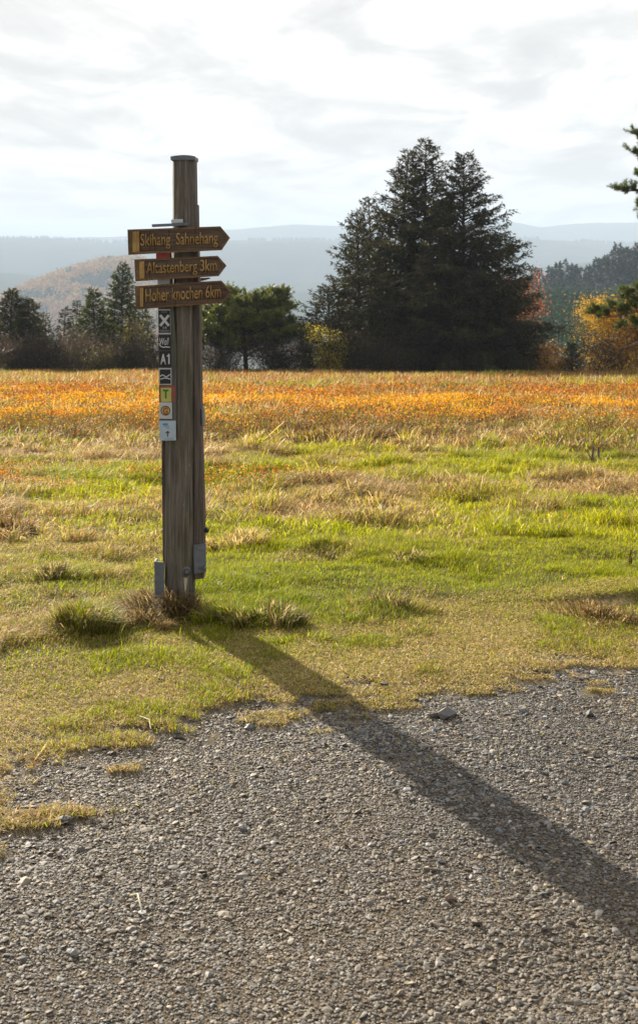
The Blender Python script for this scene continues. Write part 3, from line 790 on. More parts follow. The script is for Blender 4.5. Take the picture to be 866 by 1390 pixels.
# near pine, trunk outside the picture on the right
D = 26
Xp, Yp, zp = at_tree(1010, D)
def limb_to(x, y, Hs=(0.0,), D=26.0, dy=0.0, sag=0.1):
    return (x, y, D, dy, sag)
r = np.random.default_rng(77)
Hp = 7.4
def aimed(t, x, y, bow):
    if y < 320: x += 12; y += 8
    zt = EYE - (y - HY) / F * D - zp; xt = (x - CX) / F * D - Xp
    z0 = t * Hp; L = abs(xt); rise = (zt - z0) / L
    return (t, math.pi + r.normal(0, 0.03), L, rise + bow * 0.55, bow)
limbs = [aimed(0.60, 832, 258, -0.30), aimed(0.70, 838, 196, -0.20), aimed(0.62, 855, 290, -0.2), aimed(0.75, 845, 175, -0.2), aimed(0.66, 842, 226, -0.3), aimed(0.60, 848, 278, -0.3), aimed(0.72, 852, 200, -0.1), aimed(0.36, 808, 428, -0.2), aimed(0.33, 815, 432, -0.35), aimed(0.40, 835, 410, -0.15), aimed(0.30, 838, 448, -0.1)]
for k in range(26):
    t = 0.28 + 0.7 * k / 25; a = k * 2.4
    if math.cos(a) < -0.45: a += 1.9
    limbs.append((t, a, 2.4 * (1.1 - 0.6 * t) * r.uniform(0.8, 1.1), r.uniform(0.1, 0.5), 0.05))
d = pine(33, Hp, limbs, tuftn=20, nlen=0.075, nwid=0.0065, col=(0.10, 0.13, 0.030), trunk_r=0.15, tufts_per=5, spread=0.36, sub=4, trunk_bend=(0.02, 0))
# bare lower bough with pale bark that sags in front of the yellow maple
s = D / F
bough = [((x - CX) * s - Xp, dy, EYE - (y - HY) * s - zp) for x, y, dy in ((960, 476, 0), (890, 466, -.1), (866, 464, -.15), (850, 470, -.2), (838, 473, -.2), (822, 469, -.25), (808, 460, -.3), (799, 449, -.3))]
bV, bQ = tubes([(bough, [0.06, 0.055, 0.05, 0.032, 0.018, 0.014, 0.009, 0.004])], 7)
v0, q0 = d['branches']; d['branches'] = (np.concatenate([v0, bV]), np.concatenate([q0, bQ + len(v0)]))
tree_object('pine_tree', d, (Xp, Yp, zp), 'near pine reaching in from the right edge with needle tufts and a bare sagging bough', 'pine', leafmat='pine', bark='pinebark')

# broadleaf tree or shrub
def leafy(seed, H, Wd, nleaf, lsize, cols, stems=5, low=0.1, open_=0.5, twig=(0.07, 0.05, 0.04), twn=400):
    r = np.random.default_rng(seed); bp = []; tips = []
    for k in range(stems):
        a = r.uniform(0, 6.28); sp = r.uniform(0.15, 0.6) * Wd
        c = np.array([[0, 0, 0], [math.cos(a) * sp * 0.25, math.sin(a) * sp * 0.25, H * 0.3], [math.cos(a) * sp * 0.65, math.sin(a) * sp * 0.65, H * r.uniform(0.55, 0.7)], [math.cos(a) * sp, math.sin(a) * sp, H * r.uniform(0.75, 0.98)]])
        c[1:] += r.normal(0, 0.03 * H, (3, 3)); bp.append((c, np.array([0.03, 0.024, 0.015, 0.006]) * (H / 2.5)))
        for q in range(9):
            f = r.uniform(low * 3, 2.99); i = int(f); p = c[i] + (c[i + 1] - c[i]) * (f - i)
            dd = unit(r.normal(0, 1, 3) * [1, 1, 0.5] + [0, 0, 0.35]); l = r.uniform(0.18, 0.42) * Wd
            c2 = np.array([p, p + dd * l * 0.5 + r.normal(0, 0.03, 3), p + dd * l]); bp.append((c2, np.array([0.012, 0.008, 0.004]) * (H / 2.5)))
            for u in range(4): tips.append(p + dd * l * r.uniform(0.35, 1.1) + r.normal(0, 0.06 * Wd, 3))
    tips = np.array(tips); tips[:, 2] = np.clip(tips[:, 2], 0.03 * H, H)
    k = r.integers(0, len(tips), nleaf); sp = open_ * 0.16 * Wd
    P = tips[k] + r.normal(0, sp, (nleaf, 3)) * [1, 1, 0.7]; P[:, 2] = np.abs(P[:, 2])
    pal = np.array(cols); ci = (k * 7 + r.integers(0, 3, nleaf)) % len(pal)
    C = pal[ci] * r.uniform(0.7, 1.3, (nleaf, 1))
    cr = [kites(P, rand_dirs(nleaf, r), lsize * r.uniform(0.6, 1.3, nleaf), lsize * 0.7, C, r)]
    kk = r.integers(0, len(tips), twn)
    cr.append(kites(tips[kk] + r.normal(0, sp, (twn, 3)) * 0.7, rand_dirs(twn, r) + [0, 0, 0.9], r.uniform(0.2, 0.45, twn) * Wd * 0.6, 0.022, np.array(twig) * r.uniform(0.5, 1.4, (twn, 1)), r, 0.3))
    V = []; Q = []; C = []; o = 0
    for v, q, c in cr: V.append(v); Q.append(q + o); C.append(c); o += len(v)
    z0 = tubes([(np.array([[0, 0, -0.05], [0, 0, 0.08 * H], [0.01, 0, 0.2 * H]]), np.array([0.05, 0.04, 0.03]) * H / 2.5)], 6)
    return dict(trunk=z0, branches=tubes(bp, 4), crown=(np.concatenate(V), np.concatenate(Q), np.concatenate(C)))
YL = [(0.58, 0.33, 0.02), (0.50, 0.25, 0.02), (0.48, 0.36, 0.03), (0.42, 0.15, 0.02)]
ORG = [(0.45, 0.13, 0.03), (0.52, 0.2, 0.03), (0.5, 0.28, 0.03), (0.3, 0.08, 0.03)]
YG = [(0.30, 0.27, 0.02), (0.24, 0.24, 0.02), (0.40, 0.32, 0.02)]
BR = [(0.07, 0.045, 0.024), (0.10, 0.07, 0.026), (0.06, 0.075, 0.018), (0.09, 0.11, 0.018), (0.22, 0.17, 0.03), (0.06, 0.08, 0.02)]
GB = [(0.075, 0.08, 0.025), (0.10, 0.10, 0.03), (0.09, 0.065, 0.03)]
def shrub(name, x, ytop, D, wpx, nleaf, cols, label, cat, seed, group=None, lsize=0.075, open_=0.8, stems=6, twn=400, low=0.1, ybase=None):
    H = hgt(x, ytop, D); W = wpx / F * D
    d = leafy(seed, H, W, nleaf, lsize, cols, stems, low, open_, twn=twn)
    tree_object(name, d, at_tree(x, D), label, cat, group, leafmat='leaf', bark='bark')
shrub('maple_tree', 838, 418, 58, 90, 17000, YL + [(0.30, 0.24, 0.03), (0.36, 0.17, 0.03), (0.20, 0.11, 0.03)], 'yellow maple glowing behind the bare pine bough at the right', 'maple', 41, lsize=0.075)
shrub('maple_tree', 880, 402, 57, 80, 11000, YL + ORG + [(0.26, 0.22, 0.03)], 'orange tipped maple at the right edge of the picture', 'maple', 46, lsize=0.075)
shrub('rowan_tree', 707, 362, 66, 52, 2200, [(0.42, 0.17, 0.08), (0.40, 0.13, 0.05), (0.34, 0.12, 0.06)], 'salmon orange tree peeping out behind the right side of the spruces', 'rowan', 42, lsize=0.10, open_=0.9, low=0.5)
shrub('autumn_shrub', 732, 470, 60, 62, 1900, ORG + YL, 'orange and yellow low shrub beside the drooping spruce boughs', 'shrub', 43, 'low shrubs along the moor edge', 0.10, 0.7, 7, 500)
shrub('autumn_shrub', 757, 488, 58, 40, 900, YL, 'small yellow shrub in the grass left of the little dark conifer', 'shrub', 44, 'low shrubs along the moor edge', 0.09, 0.6, 6, 300)
shrub('autumn_shrub', 448, 443, 57.5, 44, 3000, YG + [(0.5, 0.36, 0.02)], 'bright yellow green shrub at the left foot of the spruce clump', 'shrub', 45, 'low shrubs along the moor edge', 0.07, 0.7, 7, 500)
shrub('autumn_shrub', 484, 455, 58, 44, 1500, BR, 'brown shrub in front of the spruces beside the yellow green one', 'shrub', 47, 'low shrubs along the moor edge', 0.07, 0.9, 7, 900)
shrub('bare_shrub', 414, 436, 63, 46, 1500, BR + [(0.3, 0.2, 0.04)], 'grey leafless thicket between the pine and the yellow green shrub', 'shrub', 48, 'low shrubs along the moor edge', 0.06, 1.0, 10, 2200)
shrub('bare_shrub', 375, 468, 60, 60, 2600, BR + [(0.35, 0.24, 0.03)], 'dark leafless undergrowth below the right side of the pine', 'shrub', 49, 'low shrubs along the moor edge', 0.06, 1.0, 10, 2200)
shrub('bare_shrub', 300, 480, 60, 80, 2600, BR, 'dark leafless undergrowth between post and pine trunks', 'shrub', 50, 'low shrubs along the moor edge', 0.06, 1.0, 10, 1800)
shrub('bare_shrub', 30, 476, 61, 95, 3600, BR, 'brown twiggy undergrowth at the left edge', 'shrub', 51, 'low shrubs along the moor edge', 0.06, 1.0, 10, 2400)
shrub('bare_shrub', 88, 474, 62, 95, 3600, BR, 'brown twiggy undergrowth below the small grey green spruce', 'shrub', 52, 'low shrubs along the moor edge', 0.06, 1.0, 10, 2400)
shrub('leafy_shrub', 137, 476, 60, 54, 2400, GB + [(0.22, 0.19, 0.03)], 'olive shrub below the dense green spruce', 'shrub', 53, 'low shrubs along the moor edge', 0.06, 0.8, 8, 700)
shrub('leafy_shrub', 192, 432, 63, 60, 2800, YG + GB, 'yellow green shrub between the tallest slim spruce and the post', 'shrub', 54, 'low shrubs along the moor edge', 0.07, 0.9, 8, 700)
shrub('bare_shrub', 178, 478, 61, 80, 2600, BR, 'brown twiggy undergrowth just left of the signpost', 'shrub', 55, 'low shrubs along the moor edge', 0.06, 1.0, 10, 1800)
shrub('leafy_shrub', 392, 462, 61, 56, 2600, GB + [(0.20, 0.19, 0.03)], 'olive shrub at the right foot of the low spreading pine', 'shrub', 59, 'low shrubs along the moor edge', 0.06, 0.9, 8, 900)
shrub('leafy_shrub', 232, 470, 61, 90, 3000, GB, 'dark olive shrub hidden mostly behind the signpost', 'shrub', 56, 'low shrubs along the moor edge', 0.06, 0.9, 8, 900)
shrub('bare_shrub', 530, 484, 58, 80, 1800, BR, 'dark twiggy undergrowth in front of the spruce trunks', 'shrub', 57, 'low shrubs along the moor edge', 0.06, 1.0, 10, 1400)
shrub('bare_shrub', 820, 470, 56.5, 90, 2200, BR + YL, 'twiggy undergrowth with a few yellow leaves below the maple', 'shrub', 58, 'low shrubs along the moor edge', 0.06, 1.0, 10, 1400)
d = spruce(61, hgt(776, 468, 57), 0.62, 90, 0.02, col=(0.035, 0.042, 0.018), nl=0.12, nw=0.035, browns=0.1)
tree_object('small_conifer', d, at_tree(776, 57), 'little dark conifer standing between the yellow shrub and the maple', 'conifer')

# ------------------------------------------------------------------ right hand forest (individual trees) and young plantation
def far_spruce(seed, H, Rd, col):
    return spruce(seed, H, Rd, 95, 0.10, step=0.8, nl=1.0, nw=0.42, col=col, power=0.7, browns=0.10, ragged=0.35)
protos = []
DFOR = 480.0
def forest_base(D): return EYE - (432 - HY) / F * D
for k, (H, Rd) in enumerate(((19, 3.0), (16, 2.6), (21, 3.3))):
    d = far_spruce(200 + k, H, Rd, (0.012, 0.028, 0.018))
    o = tree_object('spruce_tree', d, (0, DFOR, 0), 'x', 'spruce'); protos.append((o, H))
fr = np.random.default_rng(99)
LABF = 'tall dark spruce in the hazy forest beyond the right of the moor'
used = [False] * 3
def skyline(x):
    return np.interp(x, [700, 718, 735, 745, 765, 790, 805, 815, 830, 850, 870, 920], [378, 372, 366, 362, 357, 366, 364, 344, 336, 338, 328, 318])
xs = np.concatenate([np.arange(700, 905, 5.6), np.arange(703, 905, 9.0)])
for i, x in enumerate(xs):
    back = i >= len(np.arange(700, 905, 5.6))
    D = DFOR + (-28 if back else 12) + fr.uniform(-9, 9)
    yt = skyline(x) + fr.uniform(-7, 12) + (12 if back else 0)
    zb = forest_base(D) - 1.0; H = (EYE - (yt - HY) / F * D) - zb
    k = int(fr.integers(0, 3)); o, Hk = protos[k]
    t = o if not used[k] else copy_tree(o); used[k] = True
    t.location = ((x + fr.uniform(-2, 2) - CX) / F * D, D, zb); t.rotation_euler = (0, 0, fr.uniform(0, 6.28))
    s = H / Hk; t.scale = (s * fr.uniform(0.85, 1.2), s * fr.uniform(0.85, 1.2), s)
    t['label'] = LABF; t['category'] = 'spruce'; t['group'] = 'tall spruces in the hazy forest on the right'

# two autumn trees at the forest foot
def young_forest():
    r = np.random.default_rng(300); parts = []
    n = 1500
    D = r.uniform(130, 440, n); x = r.uniform(640, 960, n)
    X = (x - CX) / F * D; Z = ground_z(X, D)
    H = r.uniform(2.6, 4.2, n)
    m = 46
    idx = np.repeat(np.arange(n), m); t = r.random(len(idx)) ** 1.3
    a = r.uniform(0, 6.28, len(idx)); rad = (1 - t) * 0.36 * H[idx] * r.uniform(0.3, 1.0, len(idx))
    P = np.stack([X[idx] + rad * np.cos(a), D[idx] + rad * np.sin(a), Z[idx] + H[idx] * t], 1)
    Dd = np.stack([np.cos(a), np.sin(a), r.normal(0.4, 0.5, len(idx))], 1)
    C = np.array([0.036, 0.066, 0.036]) * r.uniform(0.6, 1.5, (len(idx), 1)) * r.uniform(0.7, 1.3, n)[idx][:, None]
    parts.append(kites(P, Dd, 0.7 * D[idx] / 250, 0.26 * D[idx] / 250, C, r))
    o = link('young_forest', catmesh('young_forest', parts, [M['far']])); tag(o, 'grey green young conifer plantation below the dark forest', 'forest', kind='stuff')
young_forest()

# ------------------------------------------------------------------ hills
def ridge(name, D, sky, base_z, front, mat, seed, bumpy=0.0, xr=(-700, 1600), steps=360, label=None):
    xs = np.linspace(xr[0], xr[1], steps)
    ysk = np.interp(xs, [p[0] for p in sky], [p[1] for p in sky])
    X = (xs - CX) / F * D; ZC = EYE - (ysk - HY) / F * D
    tt = np.concatenate([np.linspace(-1, 0, 40), np.linspace(0, 1, 14)[1:]])
    V = np.zeros((len(tt), steps, 3))
    for i, t in enumerate(tt):
        prof = 0.5 + 0.5 * np.cos(np.pi * t)
        Y = D + t * front
        V[i, :, 0] = X * (1 + 0.0 * t); V[i, :, 1] = Y
        nn = (fbm(X / (0.12 * D) + 9, np.full(steps, Y / (0.12 * D)), seed) - 0.5) * bumpy * np.sin(np.pi * abs(t)) * 1.0
        n2 = (fbm(X / (0.01 * D), np.full(steps, Y / (0.01 * D)), seed + 5) - 0.5) * D * 0.0016
        V[i, :, 2] = base_z + (ZC - base_z) * prof + nn * (ZC - base_z) + n2
    i = np.arange(len(tt) - 1)[:, None] * steps; j = np.arange(steps - 1)[None, :]
    Q = np.stack([i + j, i + j + 1, i + steps + j + 1, i + steps + j], -1).reshape(-1, 4)
    o = link(name, mesh_np(name, V.reshape(-1, 3), quads=Q, mats=[mat], smooth=True)); tag(o, label, kind='structure')
    return xs, X, ZC

m1 = hill_material('far_hill_woods', (0.035, 0.05, 0.04), (0.08, 0.09, 0.06), 0.004)
m2 = hill_material('mid_hill_woods', (0.022, 0.034, 0.026), (0.050, 0.060, 0.040), 0.006)
m3 = hill_material('autumn_hill', (0.10, 0.085, 0.035), (0.22, 0.135, 0.06), 0.012, (0.27, 0.17, 0.085))
ridge('hills', 6900, [(-700, 330), (0, 327), (85, 323), (150, 322), (210, 320), (330, 311), (400, 305.5), (455, 307), (520, 312), (600, 308), (660, 298), (682, 299), (730, 309), (760, 306), (800, 303), (866, 302), (1000, 306), (1600, 316)], -112, 1500, m1, 401, 0.2)
ridge('hills', 5000, [(-700, 332), (-100, 326), (0, 325), (60, 324.5), (150, 330), (220, 329), (330, 326.5), (450, 327), (560, 326), (700, 325), (760, 327), (830, 331), (900, 334), (1600, 345)], -112, 2300, m2, 402, 0.45)
ridge('hills', 3000, [(-700, 352), (0, 372), (120, 395), (330, 402), (420, 396), (560, 372), (650, 360), (720, 366), (860, 350), (1000, 345), (1600, 340)], -112, 1300, m2, 403, 0.35)
hx, hX, hZ = ridge('hills', 1900, [(-700, 470), (-60, 440), (20, 408), (60, 388), (100, 372), (150, 360), (186, 357), (230, 368), (300, 402), (380, 450), (460, 520), (1600, 540)], -112, 640, m3, 404, 0.15, xr=(-600, 700))
def hill_trees():
    # wooded cover of the autumn hill and the tree line on the long blue ridge
    r = np.random.default_rng(410); parts = []
    n = 2600; x = r.uniform(-120, 420, n); t = -r.random(n) ** 1.5 * 0.8
    D = 1900 + t * 640; X = (x - CX) / F * 1900
    ysk = np.interp(x, [-120, -60, 20, 60, 100, 150, 186, 230, 300, 380, 460], [455, 440, 408, 388, 372, 360, 357, 368, 402, 450, 520])
    ZC = EYE - (ysk - HY) / F * 1900; Z = -112 + (ZC + 112) * (0.5 + 0.5 * np.cos(np.pi * t))
    H = r.uniform(6, 13, n) ; conif = (fbm(X / 50, D / 50, 420) > 0.56)
    m = 34; idx = np.repeat(np.arange(n), m)
    P = np.stack([X[idx] + r.normal(0, 2.9, len(idx)), D[idx] + r.normal(0, 2.9, len(idx)), Z[idx] + H[idx] * r.random(len(idx))], 1)
    hue = r.random(n)[:, None]
    base = np.where(conif[:, None], np.array([0.05, 0.065, 0.035]), np.where(hue < 0.6, np.array([0.34, 0.17, 0.05]), np.array([0.40, 0.26, 0.08])))
    parts.append(kites(P, rand_dirs(len(idx), r), 4.0, 2.8, base[idx] * r.uniform(0.8, 1.15, (len(idx), 1)), r))
    o = link('autumn_forest', catmesh('autumn_forest', parts, [M['far']])); tag(o, 'orange and brown autumn woods covering the hazy left hill', 'forest', kind='stuff')
    n = 1500; x = r.uniform(-60, 900, n); D = 5000 + r.uniform(-60, 40, n)
    ysk = np.interp(x, [-100, 0, 60, 150, 220, 330, 450, 560, 700, 760, 830, 900], [326, 325, 324.5, 330, 329, 326.5, 327, 326, 325, 327, 331, 334])
    dens = fbm(x / 45, x * 0, 430) > 0.42
    x, D, ysk = x[dens], D[dens], ysk[dens]; n = len(x)
    P = np.stack([(x - CX) / F * D, D, EYE - (ysk - HY) / F * D - 3], 1)
    Hh = r.uniform(9, 20, n)
    parts = [kites(P, np.tile([0, 0, 1.0], (n, 1)) + r.normal(0, 0.03, (n, 3)), Hh, 9, np.array([0.03, 0.045, 0.03]), r, 0.15) for _ in range(2)]
    o = link('ridge_forest', catmesh('ridge_forest', parts, [M['far']])); tag(o, 'jagged conifer line along the top of the long blue ridge', 'forest', kind='stuff')
hill_trees()
# hazy spruces poking up beside the hill crest
for k, (x, yt, D) in enumerate(((118, 368, 900), (126, 364, 905), (108, 370, 910), (186, 356, 880), (176, 362, 890))):
    pass

# ------------------------------------------------------------------ signpost
SD = 6.08; S = SD / F
def sx(x): return (x - CX) * S
def sz(y): return EYE - (y - HY) * S
bx0, bz0 = sx(243), float(ground_z(sx(243), SD)) 
sign = empty('signpost', (bx0, SD, bz0)); tag(sign, 'weathered wooden hiking signpost with three arrow boards and marker plates', 'signpost')
def L3(x, dy, y): return (sx(x) - bx0, dy, sz(y) - bz0)

def build_post():
    rows = np.array([216, 240, 277, 320, 360, 400, 425, 450, 480, 520, 560, 600, 640, 680, 720, 760, 800, 850])
    Lx = np.interp(rows, [216, 300, 345, 425, 520, 595, 680, 740, 850], [233, 234, 232.5, 231.5, 229, 223.0, 222.5, 222.5, 223.5])
    C1 = np.interp(rows, [216, 300, 425, 640, 850], [238, 239, 240, 241, 242])
    C2 = np.interp(rows, [216, 300, 425, 640, 850], [255.5, 255.8, 257, 256, 256])
    Rx = np.interp(rows, [216, 277, 425, 600, 700, 850], [265, 266, 263, 262.5, 262.5, 262.5])
    r = np.random.default_rng(3)
    prof = []
    for k, y in enumerate(rows):
        j = lambda a=0.25: r.normal(0, a)
        z = y
        pts = [(Lx[k] + j(), 0.045), (Lx[k] + (C1[k] - Lx[k]) * 0.5, 0.012), (C1[k] + j(), 0.0), ((C1[k] + C2[k]) / 2, -0.006), (C2[k] + j(), 0.0), ((C2[k] + Rx[k]) / 2, 0.005), (Rx[k] + j(), 0.016), (Rx[k] - 0.5, 0.12), (C2[k], 0.155), (C1[k], 0.155), (Lx[k] + 1, 0.12)]
        prof.append([L3(a, b, z) for a, b in pts])
    V = np.array(prof).reshape(-1, 3); m = len(prof[0]); n = len(rows)
    i = np.arange(n - 1)[:, None] * m; jj = np.arange(m)[None, :]; j2 = (jj + 1) % m
    Q = np.stack([i + jj, i + m + jj, i + m + j2, i + j2], -1).reshape(-1, 4)
    me = bpy.data.meshes.new('post')
    faces = [tuple(int(a) for a in q) for q in Q] + [tuple(range(m))]
    me.from_pydata([tuple(v) for v in V], [], faces); me.materials.append(M['post']); me.update()
    link('post', me, sign)

def slab(name, poly, y0, y1, mat, parent=None, bevel=0.0015):
    """poly: photo-plane corners (x,y); y0 front depth, y1 back depth"""
    bm = bmesh.new()
    f = [bm.verts.new(L3(x, y0, y)) for x, y in poly]; b = [bm.verts.new(L3(x, y1, y)) for x, y in poly]
    n = len(poly)
    bm.faces.new(f); bm.faces.new(b[::-1])
    for k in range(n): bm.faces.new((f[k], b[k], b[(k + 1) % n], f[(k + 1) % n]))
    bmesh.ops.recalc_face_normals(bm, faces=bm.faces)
    if bevel: bmesh.ops.bevel(bm, geom=list(bm.edges), offset=bevel, segments=1, affect='EDGES')
    me = bpy.data.meshes.new(name); bm.to_mesh(me); bm.free(); me.materials.append(M[mat])
    return link(name, me, parent or sign)

def disc(name, x, y, dy, rpx, depth, mat, parent=None, seg=16, dome=0.0):
    bm = bmesh.new()
    c = L3(x, dy, y); rr = rpx * S
    ring = []
    for (rad, yy) in ((rr, 0), (rr, -depth), (rr * 0.75, -depth - dome)):
        ring.append([bm.verts.new((c[0] + rad * math.cos(a), c[1] + yy, c[2] + rad * math.sin(a))) for a in np.linspace(0, 2 * math.pi, seg, endpoint=False)])
    for q in range(2):
        for k in range(seg): bm.faces.new((ring[q][k], ring[q][(k + 1) % seg], ring[q + 1][(k + 1) % seg], ring[q + 1][k]))
    bm.faces.new(ring[2]); bm.faces.new(ring[0][::-1])
    bmesh.ops.recalc_face_normals(bm, faces=bm.faces)
    me = bpy.data.meshes.new(name); bm.to_mesh(me); bm.free(); me.materials.append(M[mat])
    return link(name, me, parent or sign)

build_post()
# side plank on the right, its grey face and the gap line
slab('side_plank', [(263.0, 277), (267.5, 277), (268.5, 340), (271, 425), (273.5, 600), (276.5, 700), (276.5, 786), (263.3, 788), (263.0, 600)], 0.010, 0.12, 'plank', bevel=0.003)
# batten behind the marker plates
slab('batten', [(214.8, 344), (233, 343), (236, 420), (240, 470), (240.5, 560), (239, 596), (217.3, 596), (215.5, 470)], -0.010, 0.014, 'batten')
slab('back_plank', [(217.4, 560), (226, 560), (226, 768), (219.5, 768)], 0.05, 0.085, 'plank')
# top cap
slab('cap', [(231.9, 212.5), (240, 211.2), (249, 210.4), (258, 210.9), (265.3, 212.2), (265.1, 217.2), (232.1, 217.6)], -0.010, 0.162, 'zinc')

def arrow_board(poly, inner, text, box, yf, label, slope):
    """poly/inner: five corners: top left, top right, tip, bottom right, bottom left"""
    bm = bmesh.new(); th = 0.030; rec = 0.005
    O = [bm.verts.new(L3(x, yf, y)) for x, y in poly]; B = [bm.verts.new(L3(x, yf + th, y)) for x, y in poly]
    I = [bm.verts.new(L3(x, yf, y)) for x, y in inner]; J = [bm.verts.new(L3(x, yf + rec, y)) for x, y in inner]
    for k in range(5):
        k2 = (k + 1) % 5
        bm.faces.new((O[k], O[k2], I[k2], I[k])); bm.faces.new((I[k], I[k2], J[k2], J[k])); bm.faces.new((O[k], B[k], B[k2], O[k2]))
    f = bm.faces.new(J); bm.faces.new(B[::-1])
    f.material_index = 1
    bmesh.ops.recalc_face_normals(bm, faces=bm.faces)
    me = bpy.data.meshes.new('sign_board'); bm.to_mesh(me); bm.free()
    me.materials.append(M['frame']); me.materials.append(M['field'])
    o = link('sign_board', me, sign); o['label'] = label
    write('lettering', text, box, yf + rec - 0.0005, 0.006, 'letters', o, slope, bold=0.010)
    # ochre painted end band
    x0, y0, x1, y1 = poly[0][0] + 7, poly[0][1] + 3, inner[0][0] + 1.0, poly[4][1] - 3.5
    slab('end_band', [(x0, y0), (x1 - 1.5, y0 - .6), (x1 - 1.5, y1 - .6), (x0, y1)], yf - 0.0022, yf + 0.001, 'letters', o, bevel=0)
    return o

def write(name, text, box, yfront, depth, mat, parent, slope=0.0, bold=0.0, shear=0.0):
    """box: x0, y0(top), x1, y1(bottom of caps) in photo-plane units"""
    cu = bpy.data.curves.new(name, 'FONT'); cu.body = text; cu.size = 1.0; cu.offset = bold; cu.extrude = 0.0; cu.shear = shear
    cu.resolution_u = 3
    tmp = bpy.data.objects.new('tmp_text', cu); COL.objects.link(tmp)
    bpy.context.view_layer.update()
    me = bpy.data.meshes.new_from_object(tmp.evaluated_get(bpy.context.evaluated_depsgraph_get()))
    bpy.data.objects.remove(tmp); bpy.data.curves.remove(cu)
    n = len(me.vertices); co = np.zeros(n * 3, np.float32); me.vertices.foreach_get('co', co); co = co.reshape(-1, 3)
    mn = co.min(0); mx = co.max(0)
    x0, y0, x1, y1 = box
    cap = 0.73 if any(ch.isupper() or ch.isdigit() for ch in text) else mx[1]
    u = (co[:, 0] - mn[0]) / (mx[0] - mn[0]); v = co[:, 1] / cap
    px = x0 + u * (x1 - x0); py = y1 - v * (y1 - y0) + slope * (px - x0)
    co[:, 0] = sx(px) - bx0; co[:, 2] = sz(py) - bz0; co[:, 1] = yfront
    me.vertices.foreach_set('co', co.ravel()); me.update()
    bm = bmesh.new(); bm.from_mesh(me)
    bmesh.ops.remove_doubles(bm, verts=bm.verts, dist=1e-6)
    ext = bmesh.ops.extrude_face_region(bm, geom=list(bm.faces))
    vs = [g for g in ext['geom'] if isinstance(g, bmesh.types.BMVert)]
    bmesh.ops.translate(bm, verts=vs, vec=(0, -depth, 0))
    bmesh.ops.recalc_face_normals(bm, faces=bm.faces)
    bm.to_mesh(me); bm.free(); me.materials.clear(); me.materials.append(M[mat]); me.name = name
    return link(name, me, parent)

YB = -0.045
arrow_board([(175.3, 311.8), (299.8, 307.4), (312.8, 322.8), (301.6, 339.6), (176.6, 346)], [(191.5, 313.8), (298.6, 310.2), (309.6, 323), (300.4, 336.8), (192.5, 341.8)], 'Skihang  Sahnehang', (192.8, 317.0, 297, 333.6), YB, 'topmost arrow board lettered Skihang Sahnehang', -0.030)
arrow_board([(184.6, 352), (296.2, 347.2), (308.2, 360.4), (297.6, 374.6), (186, 381.6)], [(198.5, 354), (295.2, 349.8), (305.2, 360.6), (296.4, 372), (199.3, 377.8)], 'Altastenberg 3km', (200.5, 355.2, 295.5, 371.2), YB, 'middle arrow board lettered Altastenberg 3km', -0.045)
arrow_board([(185.3, 388), (301.2, 380.6), (315.4, 396), (303.2, 410.8), (186.6, 419.6)], [(197, 389.8), (300.2, 383.2), (312.2, 396.2), (302, 408), (198, 415.8)], 'Hoher knochen 6km', (199.5, 391.2, 301, 409.0), YB, 'lowest arrow board lettered Hoher knochen 6km', -0.06)
# thin ledges and plates of signs pointing away from us
slab('back_sign', [(207.5, 304.6), (256, 302.4), (256, 306.2), (208, 308.4)], -0.034, -0.0085, 'zinc', bevel=0.001)
slab('white_box', [(233.5, 298.2), (249, 297.6), (249, 302.5), (233.8, 303.2)], -0.030, -0.0085, 'white')
slab('back_board', [(232, 380), (280, 378), (280, 380), (262, 384), (232, 386)], 0.20, 0.23, 'field')

# marker plates
def plate(poly, mat, label, yf=-0.0135):
    o = slab('marker_plate', poly, yf, -0.0102, mat, bevel=0.0004); o['label'] = label; return o
def rect(x0, y0, x1, y1, k=0.0):
    return [(x0, y0), (x1, y0 + k), (x1 + (y1 - y0) * 0.012, y1 + k), (x0 + (y1 - y0) * 0.012, y1)]
plate(rect(212.5, 343, 231.5, 354.5), 'red', 'red plate between the top and middle boards')
plate(rect(214.5, 376, 231, 388), 'white', 'white plate between the middle and lowest boards')
pf = -0.0138
def mark(name, poly, mat, parent, y=pf):
    return slab(name, poly, y - 0.0008, y + 0.0008, mat, parent, bevel=0)
p = plate(rect(215.2, 419.5, 232, 453.5), 'white', 'black plate with white diagonal cross and number 14')
q = mark('black_field', rect(215.9, 421.3, 231.6, 451.8), 'black', p)
def bar(x0, y0, x1, y1, w, mat, parent, nm='stroke', y=-0.0155):
    dx, dy = x1 - x0, y1 - y0; l = math.hypot(dx, dy); nx, ny = -dy / l * w / 2, dx / l * w / 2
    return slab(nm, [(x0 + nx, y0 + ny), (x1 + nx, y1 + ny), (x1 - nx, y1 - ny), (x0 - nx, y0 - ny)], y - 0.0004, y + 0.0006, mat, parent, bevel=0)
def strokes(lines, w, mat, parent, nm, y=-0.0155):
    bm = bmesh.new()
    for k, (x0, y0, x1, y1) in enumerate(lines):
        dx, dy = x1 - x0, y1 - y0; l = math.hypot(dx, dy) or 1; nx, ny = -dy / l * w / 2, dx / l * w / 2
        yy = y - 0.00012 * k
        f = [bm.verts.new(L3(a, yy - 0.0004, b)) for a, b in ((x0 + nx, y0 + ny), (x1 + nx, y1 + ny), (x1 - nx, y1 - ny), (x0 - nx, y0 - ny))]
        g = [bm.verts.new((v.co[0], y + 0.0006, v.co[2])) for v in f]
        bm.faces.new(f); bm.faces.new(g[::-1])
        for i in range(4): bm.faces.new((f[i], g[i], g[(i + 1) % 4], f[(i + 1) % 4]))
    bmesh.ops.recalc_face_normals(bm, faces=bm.faces)
    me = bpy.data.meshes.new(nm); bm.to_mesh(me); bm.free(); me.materials.append(M[mat]); return link(nm, me, parent)
